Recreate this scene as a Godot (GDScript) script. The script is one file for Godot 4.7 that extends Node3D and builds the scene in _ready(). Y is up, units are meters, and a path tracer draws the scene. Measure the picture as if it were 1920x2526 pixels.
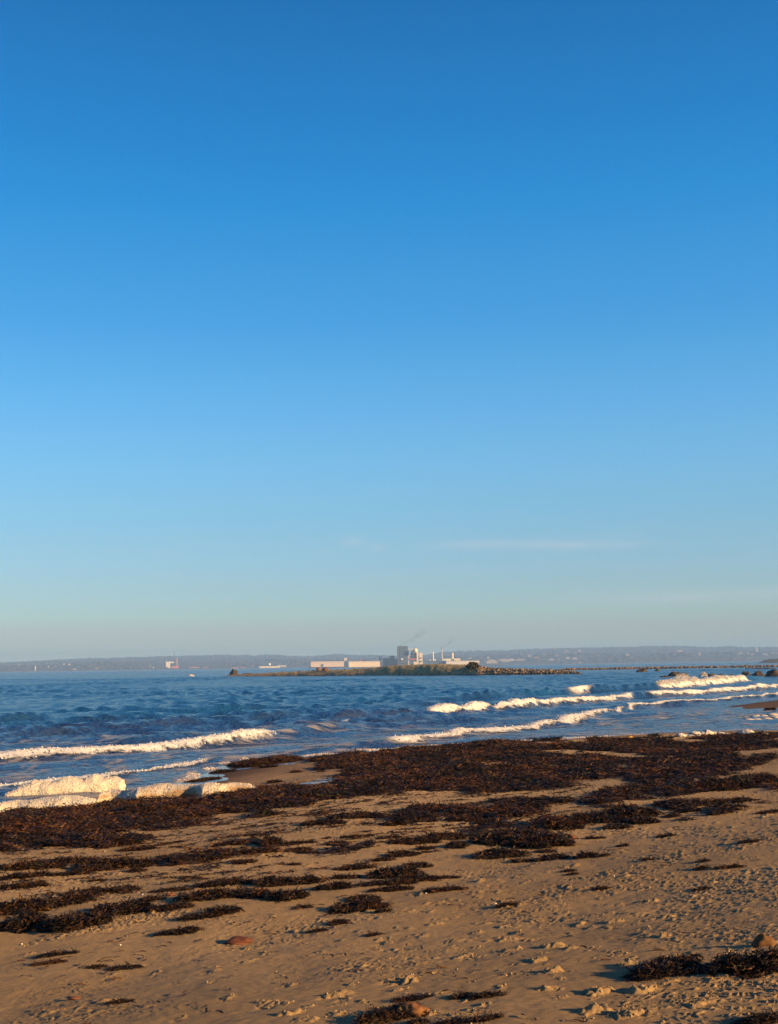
extends Node3D
# A northern beach in low evening sun: kelp wrack on sand, small breakers, an islet, and an industrial shore in haze.

const F := 3049.0            # focal length of the photograph in its own pixels (45 degrees vertical)
const EYE := 2.7             # eye above the sea
const PITCH := 7.1
const ROLL := -0.8
const EXPOSURE := 3.3
const ALONG := Vector2(0.555, -0.832)   # shore-parallel direction (x, z)
const INLAND := Vector2(0.832, 0.555)

var cam_basis: Basis
var sun_dir: Vector3
var rng := RandomNumberGenerator.new()
var n_big := FastNoiseLite.new()
var n_mid := FastNoiseLite.new()
var n_fine := FastNoiseLite.new()
var n_frac := FastNoiseLite.new()
var taken := {}
var M := {}
var breakers := []
var waves := []
var shore_t := PackedFloat32Array([-60, 16, 19.3, 22.8, 26.5, 29.1, 30.5, 32.1, 34.8, 37.7, 41.3, 44.0, 45.5, 47.8, 60, 90, 140, 400])
var shore_m := PackedFloat32Array([-19.8, -19.8, -19.9, -21.1, -23.2, -24.0, -23.4, -23.0, -22.7, -21.2, -19.9, -17.9, -16.0, -14.6, -11.0, -9.0, -9.0, -9.0])
# the sand sheet, kept for the things laid on it
var sand_rows := PackedFloat32Array()
var sand_cols := PackedFloat32Array()
var sand_h := PackedFloat32Array()
var sand_d := PackedFloat32Array()
var fine_first := 0


# ------------------------------------------------------------------ naming
func numbered(called: String) -> String:
	if not taken.has(called):
		taken[called] = 0
		return called
	taken[called] += 1
	return "%s_%03d" % [called, taken[called]]


func tag(o: Node, label: String, category: String, group := "", kind := "") -> Node:
	if label: o.set_meta("label", label)
	if category: o.set_meta("category", category)
	if group: o.set_meta("group", group)
	if kind: o.set_meta("kind", kind)
	return o


func base(called: String, at := Vector3.ZERO, yaw := 0.0) -> Node3D:
	var o := Node3D.new()
	o.name = numbered(called)
	add_child(o)
	o.position = at
	o.rotation.y = yaw
	return o


func obj(called: String, mesh: Mesh, mat: Material, parent: Node = null) -> MeshInstance3D:
	var o := MeshInstance3D.new()
	o.name = numbered(called) if parent == null else called
	o.mesh = mesh
	if mat: o.material_override = mat
	(self if parent == null else parent).add_child(o, true)
	return o


func scatter(called: String, mesh: Mesh, mat: Material, where: Array, tints: Array, parent: Node = null) -> MultiMeshInstance3D:
	var mm := MultiMesh.new()
	mm.transform_format = MultiMesh.TRANSFORM_3D
	mm.use_colors = tints.size() > 0
	mm.mesh = mesh
	mm.instance_count = where.size()
	for i in where.size():
		mm.set_instance_transform(i, where[i])
		if tints.size(): mm.set_instance_color(i, tints[i])
	var o := MultiMeshInstance3D.new()
	o.name = numbered(called) if parent == null else called
	o.multimesh = mm
	o.material_override = mat
	o.set_meta("kind", "stuff")
	(self if parent == null else parent).add_child(o, true)
	return o


# ------------------------------------------------------------------ geometry helpers
func lin(r: float, g: float, b: float) -> Color:
	return Color(r, g, b).linear_to_srgb()


func mat(color: Color, rough := 0.9, spec := 0.3) -> StandardMaterial3D:
	var m := StandardMaterial3D.new()
	m.albedo_color = color.linear_to_srgb()
	m.roughness = rough
	m.metallic_specular = spec
	return m


func vmat(rough := 0.9, spec := 0.3) -> StandardMaterial3D:
	var m := mat(Color.WHITE, rough, spec)
	m.vertex_color_use_as_albedo = true
	return m


func ray(px: float, py: float) -> Vector3:
	return cam_basis * Vector3((px - 960.0) / F, (1263.0 - py) / F, -1.0)


func look(tbl_x: PackedFloat32Array, tbl_y: PackedFloat32Array, x: float) -> float:
	var n := tbl_x.size()
	if x <= tbl_x[0]: return tbl_y[0]
	if x >= tbl_x[n - 1]: return tbl_y[n - 1]
	var i := tbl_x.bsearch(x)
	if i < 1: i = 1
	return lerpf(tbl_y[i - 1], tbl_y[i], (x - tbl_x[i - 1]) / (tbl_x[i] - tbl_x[i - 1]))


func land(x: float, z: float) -> float:
	var t := x * ALONG.x + z * ALONG.y
	var n := x * INLAND.x + z * INLAND.y
	var m := n - look(shore_t, shore_m, t)
	var h: float
	if m < 0.0: h = maxf(-1.5, m * 0.065)
	elif m < 4.0: h = 0.068 * m
	elif m < 13.0: h = 0.272 + 0.024 * (m - 4.0)
	else: h = 0.488 + 0.083 * (minf(m, 30.0) - 13.0)
	h += n_big.get_noise_2d(x, z) * 0.07 * smoothstep(1.0, 6.0, m) + n_mid.get_noise_2d(x, z) * 0.012 * smoothstep(-1.0, 3.0, m)
	# the sand bar with a channel of water before it
	if n < -15.0 and t > 55.0:
		var e := pow((t - 86.0) / 19.0, 2.0) + pow((n + 22.6) / 2.9, 2.0)
		if e < 2.0: h = maxf(h, 0.22 * (1.0 - e))
	return h


func shore_dist(x: float, z: float) -> float:
	return x * INLAND.x + z * INLAND.y - look(shore_t, shore_m, x * ALONG.x + z * ALONG.y)


func sea_point(px: float, py: float, y := 0.0) -> Vector3:
	var d := ray(px, py)
	return Vector3(0, EYE, 0) + d * ((y - EYE) / d.y)


func ground(px: float, py: float) -> Vector3:
	var d := ray(px, py)
	var y := 0.5
	for i in 40:
		var p := Vector3(0, EYE, 0) + d * ((y - EYE) / d.y)
		y = lerpf(y, maxf(land(p.x, p.z), 0.0), 0.5)
	return Vector3(0, EYE, 0) + d * ((y - EYE) / d.y)


func tn(t: float, n: float) -> Vector2:
	return ALONG * t + INLAND * n


# rows run away from the viewer (-z), columns to the right
func grid_mesh(verts: PackedVector3Array, cols: PackedColorArray, nr: int, nc: int, skip := PackedByteArray(), faceted := false) -> ArrayMesh:
	var norms := PackedVector3Array()
	norms.resize(verts.size())
	for i in nr:
		var r0 := maxi(i - 1, 0) * nc
		var r1 := mini(i + 1, nr - 1) * nc
		var r := i * nc
		for j in nc:
			var a := verts[r + mini(j + 1, nc - 1)] - verts[r + maxi(j - 1, 0)]
			norms[r + j] = a.cross(verts[r1 + j] - verts[r0 + j]).normalized()
	var idx := PackedInt32Array()
	idx.resize((nr - 1) * (nc - 1) * 6)
	var k := 0
	var check := skip.size() > 0
	for i in nr - 1:
		for j in nc - 1:
			var a := i * nc + j
			if check and skip[a]: continue
			idx[k] = a
			idx[k + 1] = a + nc
			idx[k + 2] = a + nc + 1
			idx[k + 3] = a
			idx[k + 4] = a + nc + 1
			idx[k + 5] = a + 1
			k += 6
	idx.resize(k)
	var arr := []
	arr.resize(Mesh.ARRAY_MAX)
	arr[Mesh.ARRAY_VERTEX] = verts
	arr[Mesh.ARRAY_NORMAL] = norms
	if cols.size(): arr[Mesh.ARRAY_COLOR] = cols
	arr[Mesh.ARRAY_INDEX] = idx
	var m := ArrayMesh.new()
	if k: m.add_surface_from_arrays(Mesh.PRIMITIVE_TRIANGLES, arr)
	return m


# a closed uneven lump: stone, clod, foam
func lump(r: Vector3, seed_at: float, rough: float, seg := 12, ring := 8, freq := 1.2, flat_below := -2.0) -> ArrayMesh:
	var v := PackedVector3Array()
	for i in ring + 1:
		var a := PI * i / ring
		for j in seg + 1:
			var b := TAU * (j % seg) / seg
			var d := Vector3(sin(a) * cos(b), cos(a), sin(a) * sin(b))
			var s := 1.0 + rough * n_frac.get_noise_3d(d.x * freq * 40.0 + seed_at * 97.0, d.y * freq * 40.0, d.z * freq * 40.0 - seed_at * 53.0)
			var p := d * s
			p.y = maxf(p.y, flat_below)
			v.append(p * r)
	return sphere_skin(v, seg, ring)


func sphere_skin(v: PackedVector3Array, seg: int, ring: int) -> ArrayMesh:
	var w := seg + 1
	var norms := PackedVector3Array()
	var idx := PackedInt32Array()
	for i in ring + 1:
		for j in w:
			var a := v[i * w + (j + 1) % seg] - v[i * w + (j + seg - 1) % seg]
			var b := v[mini(i + 1, ring) * w + j] - v[maxi(i - 1, 0) * w + j]
			var n := a.cross(b)
			if n.length() < 1e-9: n = v[i * w + j]
			if n.dot(v[i * w + j]) < 0.0: n = -n
			norms.append(n.normalized())
			if i < ring and j < seg:
				idx.append_array(PackedInt32Array([i * w + j, (i + 1) * w + j + 1, i * w + j + 1, i * w + j, (i + 1) * w + j, (i + 1) * w + j + 1]))
	var arr := []
	arr.resize(Mesh.ARRAY_MAX)
	arr[Mesh.ARRAY_VERTEX] = v
	arr[Mesh.ARRAY_NORMAL] = norms
	arr[Mesh.ARRAY_INDEX] = idx
	var m := ArrayMesh.new()
	m.add_surface_from_arrays(Mesh.PRIMITIVE_TRIANGLES, arr)
	return m


# a bundle of curling weed straps
func tuft(ribbons: int, size: float, width: float, seed_n: int, rise := 0.35) -> ArrayMesh:
	var r := RandomNumberGenerator.new()
	r.seed = seed_n
	var v := PackedVector3Array()
	var nn := PackedVector3Array()
	var idx := PackedInt32Array()
	for k in ribbons:
		var p := Vector3(r.randf_range(-1, 1), r.randf_range(-0.1, 0.3), r.randf_range(-1, 1)) * size * 0.35
		var yaw := r.randf() * TAU
		var climb := r.randf_range(-0.3, 1.0) * rise
		var bend := r.randf_range(-0.9, 0.9)
		var roll := r.randf_range(-1.2, 1.2)
		var seg := 5
		var w := width * r.randf_range(0.55, 1.3)
		var first := v.size()
		for s in seg + 1:
			var d := Vector3(cos(yaw) * cos(climb), sin(climb), sin(yaw) * cos(climb))
			var side := d.cross(Vector3.UP).normalized()
			var up := side.cross(d)
			var across := side * cos(roll) + up * sin(roll)
			var n := d.cross(across).normalized()
			if n.y < 0: n = -n
			var f := float(s) / seg
			var ww := w * (0.35 + 1.3 * sin(PI * (0.12 + 0.76 * f)))
			v.append(p - across * ww * 0.5)
			v.append(p + across * ww * 0.5 + n * ww * 0.12)
			nn.append(n)
			nn.append(n)
			p += d * size * r.randf_range(0.75, 1.15) / seg
			yaw += bend * 0.55 + r.randf_range(-0.35, 0.35)
			climb += r.randf_range(-0.55, 0.35)
			climb = clampf(climb, -0.9, 0.9)
			roll += r.randf_range(-0.6, 0.6)
		for s in seg:
			var a := first + s * 2
			var g := (v[a + 3] - v[a]).cross(v[a + 2] - v[a])
			if g.dot(nn[a]) > 0.0: idx.append_array(PackedInt32Array([a, a + 2, a + 3, a, a + 3, a + 1]))
			else: idx.append_array(PackedInt32Array([a, a + 3, a + 2, a, a + 1, a + 3]))
	var arr := []
	arr.resize(Mesh.ARRAY_MAX)
	arr[Mesh.ARRAY_VERTEX] = v
	arr[Mesh.ARRAY_NORMAL] = nn
	arr[Mesh.ARRAY_INDEX] = idx
	var m := ArrayMesh.new()
	m.add_surface_from_arrays(Mesh.PRIMITIVE_TRIANGLES, arr)
	return m


func turned(p: Vector3, s: float, flat := 1.0, tilt := 0.35) -> Transform3D:
	var b := Basis(Vector3.UP, rng.randf() * TAU) * Basis(Vector3.RIGHT, rng.randf_range(-tilt, tilt)) * Basis(Vector3.BACK, rng.randf_range(-tilt, tilt))
	return Transform3D(b.scaled_local(Vector3(s, s * flat, s)), p)


func sand_at(x: float, z: float) -> float:
	# height of the built sand sheet: nearest cell of the fine part, else the base form
	var i := sand_row(z)
	if i < 1 or i >= sand_rows.size() - 1: return land(x, z)
	var u := x / half_width(sand_rows[i])
	if absf(u) > 0.99: return land(x, z)
	var j := sand_cols.bsearch(u)
	return sand_h[i * sand_cols.size() + clampi(j, 0, sand_cols.size() - 1)]


func sand_row(z: float) -> int:
	return sand_rows.bsearch(-z)


func half_width(zneg: float) -> float:
	return 0.55 + 0.34 * maxf(zneg, 4.5)


# ------------------------------------------------------------------ the sky
func sky_image() -> Image:
	# colours met by eye at each elevation (display, sRGB), then the whole turned to linear radiance
	var el := PackedFloat32Array([0.0, 1.0, 1.8, 2.7, 4.5, 6.8, 9.2, 12.0, 15.7, 21.0, 24.0, 29.6, 40.0, 60.0, 90.0])
	var cols := [Color8(202, 212, 172), Color8(194, 211, 182), Color8(186, 209, 190), Color8(175, 206, 204), Color8(157, 202, 221), Color8(137, 197, 229), Color8(122, 192, 237), Color8(100, 181, 238), Color8(70, 163, 229), Color8(38, 144, 217), Color8(28, 132, 206), Color8(20, 112, 184), Color8(18, 92, 162), Color8(16, 76, 143), Color8(15, 66, 128)]
	var w := 2048
	var h := 1024
	var data := PackedFloat32Array()
	data.resize(w * h * 3)
	var k := 0
	for i in h:
		var lat := 90.0 - 180.0 * (i + 0.5) / h
		var c: Color = cols[0]
		if lat > 0.0:
			for e in range(1, el.size()):
				if lat <= el[e]:
					var f := (lat - el[e - 1]) / (el[e] - el[e - 1])
					c = cols[e - 1].srgb_to_linear().lerp(cols[e].srgb_to_linear(), f)
					break
		else:
			c = c.srgb_to_linear()
		var y := sin(deg_to_rad(lat))
		var flat := cos(deg_to_rad(lat))
		for j in w:
			var az := TAU * (j + 0.5) / w  # the middle column of a panorama looks along +z
			if az > PI: az -= TAU
			var dx := sin(az) * flat
			var dz := -cos(az) * flat
			var cg := dx * sun_dir.x + y * sun_dir.y + dz * sun_dir.z
			var ph := lerpf(0.7, 0.22, clampf(lat / 22.0, 0.0, 1.0))
			var g := (1.0 + ph * cg * cg) / (1.0 + ph * 0.17)
			var r := c.r * g
			var gg := c.g * g
			var b := c.b * g
			var glow := pow(maxf(cg, 0.0), 24.0) * 0.5 + pow(maxf(cg, 0.0), 5.0) * 0.18
			r += glow
			gg += glow * 0.88
			b += glow * 0.7
			# thin streaks of high cloud low over the far shore
			if lat > 1.8 and lat < 10.0:
				var az_d := rad_to_deg(az)
				var st := n_frac.get_noise_2d(az_d * 5.0 + 300.0, lat * 70.0) + 0.5 * n_frac.get_noise_2d(az_d * 14.0, lat * 160.0 + 90.0)
				var band := exp(-pow((lat - 5.5 + 0.02 * (az_d - 5.0)) / 0.16, 2.0)) * smoothstep(0.5, 4.0, az_d) * (1.0 - smoothstep(8.0, 13.0, az_d)) * 0.30
				band += exp(-pow((lat - 2.9) / 0.3, 2.0)) * smoothstep(5.0, 13.0, az_d) * 0.22
				band += exp(-pow((lat - 5.75) / 0.15, 2.0)) * exp(-pow((az_d + 1.7) / 0.6, 2.0)) * 0.28
				band += exp(-pow((lat - 5.45) / 0.11, 2.0)) * exp(-pow((az_d + 0.5) / 0.5, 2.0)) * 0.26
				band += maxf(st - 0.15, 0.0) * 0.1 * exp(-pow((lat - 5.0) / 2.2, 2.0))
				band *= 1.3 + 0.9 * st
				band = clampf(band, 0.0, 0.45)
				r = lerpf(r, 0.62, band)
				gg = lerpf(gg, 0.66, band)
				b = lerpf(b, 0.72, band)
			data[k] = r / EXPOSURE
			data[k + 1] = gg / EXPOSURE
			data[k + 2] = b / EXPOSURE
			k += 3
	return Image.create_from_data(w, h, false, Image.FORMAT_RGBF, data.to_byte_array())


func noise_tex(freq: float, oct: int, size := 512, normal := false, strength := 8.0, seed_n := 1, kind := FastNoiseLite.TYPE_SIMPLEX_SMOOTH) -> NoiseTexture2D:
	var n := FastNoiseLite.new()
	n.noise_type = kind
	n.seed = seed_n
	n.frequency = freq
	n.fractal_octaves = oct
	var t := NoiseTexture2D.new()
	t.width = size
	t.height = size
	t.seamless = true
	t.noise = n
	t.as_normal_map = normal
	t.bump_strength = strength
	return t


func make_materials() -> void:
	var sand := vmat(0.95, 0.25)
	sand.uv1_triplanar = true
	sand.uv1_world_triplanar = true
	sand.uv1_scale = Vector3(1.7, 1.7, 1.7)
	var ramp := Gradient.new()
	ramp.set_color(0, Color(0.58, 0.56, 0.54))
	ramp.set_color(1, Color(1.0, 1.0, 1.0))
	var grain := noise_tex(0.11, 5, 1024, false, 1, 11)
	grain.color_ramp = ramp
	sand.albedo_texture = grain
	sand.heightmap_enabled = true
	sand.heightmap_texture = noise_tex(0.12, 4, 1024, false, 1, 12)
	sand.heightmap_scale = 1.1
	M.sand = sand
	var water := vmat(0.17, 0.5)
	water.uv1_triplanar = true
	water.uv1_world_triplanar = true
	water.uv1_scale = Vector3(0.21, 0.21, 0.21)
	water.normal_enabled = true
	water.normal_texture = noise_tex(0.012, 6, 1024, true, 14.0, 21)
	water.normal_scale = 2.0
	M.water = water
	var foam := mat(Color(0.86, 0.82, 0.75), 0.85, 0.3)
	M.foam = foam
	var fv := vmat(0.85, 0.3)
	fv.uv1_triplanar = true
	fv.uv1_world_triplanar = true
	fv.uv1_scale = Vector3(1.1, 1.1, 1.1)
	fv.heightmap_enabled = true
	fv.heightmap_texture = noise_tex(0.035, 5, 512, false, 1, 14)
	fv.heightmap_scale = 2.0
	fv.subsurf_scatter_enabled = true
	fv.subsurf_scatter_strength = 0.35
	M.foam_tint = fv
	var fs := vmat(0.8, 0.3)
	fs.transparency = BaseMaterial3D.TRANSPARENCY_ALPHA
	M.foam_soft = fs
	M.film = mat(Color(0.085, 0.060, 0.042), 0.14, 0.5)
	var weed := vmat(0.5, 0.22)
	M.weed = weed
	M.bed = vmat(0.8, 0.3)
	M.rock = vmat(0.85, 0.35)
	var stone := mat(Color(1, 1, 1), 0.8, 0.35)
	stone.vertex_color_use_as_albedo = true
	M.stone = stone
	M.clod = mat(Color(0.40, 0.29, 0.185), 0.95, 0.2)
	M.white = mat(Color(0.66, 0.65, 0.6), 0.7, 0.3)
	M.pale = mat(Color(0.45, 0.445, 0.43), 0.8, 0.3)
	M.cream = mat(Color(0.66, 0.60, 0.44), 0.8, 0.3)
	M.steel = mat(Color(0.07, 0.095, 0.125), 0.7, 0.4)
	M.steel_light = mat(Color(0.11, 0.135, 0.165), 0.7, 0.4)
	M.blue = mat(Color(0.06, 0.13, 0.22), 0.7, 0.4)
	M.red = mat(Color(0.42, 0.12, 0.09), 0.8, 0.3)
	M.roof = mat(Color(0.3, 0.12, 0.07), 0.85, 0.3)
	M.dark = mat(Color(0.05, 0.055, 0.06), 0.8, 0.3)
	M.glass = mat(Color(0.03, 0.04, 0.05), 0.15, 0.5)


# ------------------------------------------------------------------ the build
func _ready() -> void:
	rng.seed = 20240
	var nl := [n_big, n_mid, n_fine, n_frac]
	for i in 4:
		nl[i].seed = 5 + i
		nl[i].noise_type = FastNoiseLite.TYPE_SIMPLEX_SMOOTH
		nl[i].fractal_type = FastNoiseLite.FRACTAL_NONE
	n_big.frequency = 0.16
	n_mid.frequency = 0.9
	n_fine.frequency = 22.0
	n_frac.frequency = 0.025
	n_frac.fractal_type = FastNoiseLite.FRACTAL_FBM
	n_frac.fractal_octaves = 4

	# camera, sky, sun, exposure
	cam_basis = Basis(Vector3.RIGHT, deg_to_rad(PITCH)) * Basis(Vector3.BACK, deg_to_rad(ROLL))
	var cam := Camera3D.new()
	cam.name = "camera"
	add_child(cam)
	cam.transform = Transform3D(cam_basis, Vector3(0, EYE, 0))
	cam.fov = 45.0
	cam.near = 0.1
	cam.far = 30000.0
	var sun_el := deg_to_rad(15.5)
	var flat := Vector2(0.90, 0.42).normalized()
	sun_dir = Vector3(flat.x * cos(sun_el), sin(sun_el), flat.y * cos(sun_el))
	var sun := DirectionalLight3D.new()
	sun.name = "sun"
	add_child(sun)
	sun.look_at_from_position(sun_dir * 100.0, Vector3.ZERO, Vector3.UP)
	sun.light_energy = 1.34
	sun.light_color = Color(1.0, 0.79, 0.52)
	sun.light_angular_distance = 0.5
	sun.shadow_enabled = true
	var env := Environment.new()
	env.background_mode = Environment.BG_SKY
	var pano := PanoramaSkyMaterial.new()
	pano.panorama = ImageTexture.create_from_image(sky_image())
	var sky := Sky.new()
	sky.sky_material = pano
	env.sky = sky
	env.tonemap_mode = Environment.TONE_MAPPER_LINEAR
	env.tonemap_exposure = EXPOSURE
	env.sdfgi_enabled = true
	env.ssao_enabled = true
	env.ssil_enabled = true
	env.fog_enabled = true
	env.fog_density = 0.000165
	env.fog_light_color = Color(0.58, 0.77, 1.0)
	env.volumetric_fog_enabled = true
	env.volumetric_fog_density = 0.0
	var we := WorldEnvironment.new()
	we.name = "world_environment"
	we.environment = env
	add_child(we)

	make_materials()
	set_waves()
	build_sand()
	build_sea()
	build_far_shore()
	build_islet()
	build_plant()
	build_far_houses()
	build_breakers()
	build_foam_heaps()
	build_rocks()
	build_wrack_belt()
	build_clumps()
	build_stones()
	build_clods()


# ------------------------------------------------------------------ sand
func build_sand() -> void:
	var z := -8.0
	while z < 5.2:
		sand_rows.append(z)
		z += 0.5 if z < 4.0 else 0.15
	while z < 62.0:
		sand_rows.append(z)
		z += minf(0.55 * z * z / 2050.0, 0.4)
	while z < 180.0:
		sand_rows.append(z)
		z += 3.0
	var fine := 740
	for k in 22:
		sand_cols.append(-pow(1.19, 22.0 - k))
	fine_first = 22
	for j in fine + 1:
		sand_cols.append(-1.0 + 2.0 * j / fine)
	for k in 22:
		sand_cols.append(pow(1.19, k + 1.0))
	var nr := sand_rows.size()
	var nc := sand_cols.size()
	sand_h.resize(nr * nc)
	sand_d.resize(nr * nc)
	for i in nr:
		var hw := half_width(sand_rows[i])
		var zz := -sand_rows[i]
		for j in nc:
			sand_h[i * nc + j] = land(sand_cols[j] * hw, zz)
	footprints()
	var verts := PackedVector3Array()
	var cols := PackedColorArray()
	verts.resize(nr * nc)
	cols.resize(nr * nc)
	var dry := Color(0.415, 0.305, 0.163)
	var damp := Color(0.30, 0.205, 0.118)
	var wet := Color(0.115, 0.075, 0.045)
	for i in nr:
		var zz := -sand_rows[i]
		var hw := half_width(sand_rows[i])
		for j in nc:
			var k := i * nc + j
			var x := sand_cols[j] * hw
			var d := sand_d[k]
			var h := sand_h[k]
			if d > 0.02 and sand_rows[i] < 34.0:
				h += d * (n_fine.get_noise_2d(x, zz) * 0.008 + n_fine.get_noise_2d(x * 2.3 + 40.0, zz * 2.3) * 0.004)
			var m := shore_dist(x, zz)
			if sand_rows[i] < 40.0 and m > 0.0:
				h += n_fine.get_noise_2d(x * 0.13, zz * 0.2) * 0.004 + n_fine.get_noise_2d(x * 0.45 + 9.0, zz * 0.6) * 0.0022
			if sand_rows[i] < 30.0 and sand_rows[i] > 5.0 and m > 5.5:
				# loose crumbly crusts left between the prints
				var soft := 0.10 + 0.95 * n_mid.get_noise_2d(x * 0.55 + 15.0, zz * 0.55) + 0.35 * n_big.get_noise_2d(x * 1.3, zz * 1.3 + 60.0) + 0.08 * x / (0.33 * sand_rows[i])
				if soft > 0.0:
					var bend := 0.09 * n_mid.get_noise_2d(x * 3.0, zz * 3.0)
					var e := 0.8 * n_fine.get_noise_2d(x * 0.22 + bend * 3.0 + 5.0, zz * 0.26 + bend) + 0.55 * n_fine.get_noise_2d(x * 0.55 + bend, zz * 0.6 + 8.0) + 0.35 * n_fine.get_noise_2d(x * 1.3, zz * 1.3 + 3.0)
					h += minf(soft, 0.8) * 0.0155 * smoothstep(0.22, 0.85, e)
			sand_h[k] = h
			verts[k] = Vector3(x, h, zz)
			var w := n_mid.get_noise_2d(x * 0.6 + 70.0, zz * 0.6) * 0.5 + n_big.get_noise_2d(x * 1.2, zz * 1.2)
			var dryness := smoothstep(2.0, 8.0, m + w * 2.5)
			var wetness := 1.0 - smoothstep(0.2, 2.4, m + w * 0.8)
			var c := damp.lerp(dry, dryness).lerp(wet, wetness)
			cols[k] = c * (1.0 + 0.14 * w) * (1.16 + 0.14 * smoothstep(15.0, 11.0, m) * smoothstep(3.0, 6.0, m))  # last factor also paints stronger sunlight into the colour of the mid beach
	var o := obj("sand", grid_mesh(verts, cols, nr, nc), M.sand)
	tag(o, "", "", "", "structure")


func splat(cx: float, cz: float, yaw: float, length: float, width: float, height: float, stir: float, seed_at: float) -> void:
	var reach := maxf(length, width) * 1.1
	var nc := sand_cols.size()
	var i0 := sand_row(cz + reach)
	var i1 := mini(sand_row(cz - reach), sand_rows.size() - 1)
	var ca := cos(yaw)
	var sa := sin(yaw)
	for i in range(maxi(i0, 0), i1 + 1):
		var zz := -sand_rows[i]
		var hw := half_width(sand_rows[i])
		var j0 := clampi(sand_cols.bsearch((cx - reach) / hw), 0, nc - 1)
		var j1 := clampi(sand_cols.bsearch((cx + reach) / hw), 0, nc - 1)
		for j in range(j0, j1 + 1):
			var dx := sand_cols[j] * hw - cx
			var dz := zz - cz
			var a := (dx * ca - dz * sa) / (length * 0.5)
			var b := (dx * sa + dz * ca) / (width * 0.5)
			var r := a * a + b * b
			if r > 4.0: continue
			var e := r * (1.0 + 0.55 * n_fine.get_noise_2d(cx * 3.0 + dx * 0.45 + seed_at, cz * 3.0 + dz * 0.45))
			var k := i * nc + j
			if e < 1.0:
				sand_h[k] += height * pow(1.0 - e, 0.55) * (0.8 + 0.4 * n_fine.get_noise_2d(dx * 0.7 + seed_at, dz * 0.7))
			if stir > 0.0:
				sand_d[k] = maxf(sand_d[k], stir * (1.0 - smoothstep(0.6, 1.9, e)))


func footprints() -> void:
	var r := RandomNumberGenerator.new()
	r.seed = 77
	# tracks running along the shore
	var away := atan2(-ALONG.y, ALONG.x)
	for k in 26:
		var m := r.randf_range(6.0, 18.5)
		var t := r.randf_range(-4.0, 0.0)
		var drift := r.randf_range(-0.12, 0.12)
		var heavy := r.randf_range(0.5, 1.0)
		while t < 22.0:
			var p := tn(t, look(shore_t, shore_m, t) + m + r.randf_range(-0.12, 0.12))
			m += drift * 0.6
			t += r.randf_range(0.4, 0.7)
			if -p.y < 5.3 or -p.y > 28.0 or absf(p.x) > 0.36 * -p.y + 0.5: continue
			if n_big.get_noise_2d(p.x * 0.9 + 50.0, p.y * 0.9) + 0.25 < r.randf_range(-0.5, 0.5): continue
			print_at(r, p, away + r.randf_range(-0.45, 0.45), heavy)
	for k in 2600:
		var zz := 5.4 + 21.0 * pow(r.randf(), 1.35)
		var x := r.randf_range(-0.36, 0.36) * zz
		var m := shore_dist(x, -zz)
		if m < 6.0: continue
		var want := 0.40 + 1.1 * n_big.get_noise_2d(x + 30.0, -zz) + 0.45 * x / (0.33 * zz) + 0.5 * n_mid.get_noise_2d(x * 0.6, -zz * 0.6)
		if r.randf() > want: continue
		print_at(r, Vector2(x, -zz), away + r.randf_range(-0.8, 0.8), r.randf_range(0.2, 0.75))
	# the broken sand before the big heap on the left, and larger mounds near the viewer
	for s in [[330, 2268, 0.9, 0.35, 0.012], [250, 2290, 0.7, 0.25, 0.01], [150, 2310, 0.6, 0.2, 0.01], [1370, 2335, 0.28, 0.2, 0.045], [1410, 2340, 0.2, 0.15, 0.035], [1475, 2450, 0.32, 0.2, 0.05], [1470, 2495, 0.34, 0.2, 0.055], [1585, 2445, 0.36, 0.22, 0.05], [1365, 2398, 0.3, 0.18, 0.04], [1330, 2370, 0.25, 0.15, 0.035], [1640, 2310, 0.2, 0.14, 0.04], [1650, 2262, 0.2, 0.13, 0.035], [1610, 2223, 0.26, 0.16, 0.04], [1510, 2275, 0.26, 0.15, 0.03], [1720, 2478, 0.3, 0.12, 0.02], [1550, 2505, 0.34, 0.2, 0.045], [830, 2455, 0.32, 0.12, 0.025], [720, 2500, 0.32, 0.14, 0.03], [1350, 2440, 0.2, 0.14, 0.03], [1550, 2380, 0.2, 0.1, 0.05]]:
		var g := ground(s[0], s[1])
		var q := 1.0 if s[4] < 0.015 else 0.56
		splat(g.x, g.z, away * 0.4 + r.randf_range(-0.2, 0.3), s[2] * q, s[3] * q, s[4] * 0.75, 1.0, r.randf() * 90.0)


func print_at(r: RandomNumberGenerator, p: Vector2, yaw: float, heavy: float) -> void:
	var l := r.randf_range(0.05, 0.21) * (0.6 + 0.5 * heavy)
	var w := l * r.randf_range(0.35, 0.65)
	var seed_at := r.randf() * 90.0
	var h := r.randf_range(0.006, 0.024) * heavy * (0.6 + l * 2.0)
	if r.randf() < 0.5:
		splat(p.x - 0.06 * cos(yaw), p.y + 0.05, yaw, l * 1.1, w * 1.1, -h * 0.7, 0.2, seed_at + 5.0)
	splat(p.x, p.y, yaw, l, w, h, r.randf_range(0.3, 1.0), seed_at)
	if r.randf() < 0.5:
		splat(p.x + r.randf_range(-0.1, 0.1), p.y + r.randf_range(-0.08, 0.08), yaw + r.randf_range(-0.6, 0.6), l * 0.5, w * 0.5, h * 0.8, 0.8, seed_at + 9.0)


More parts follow.
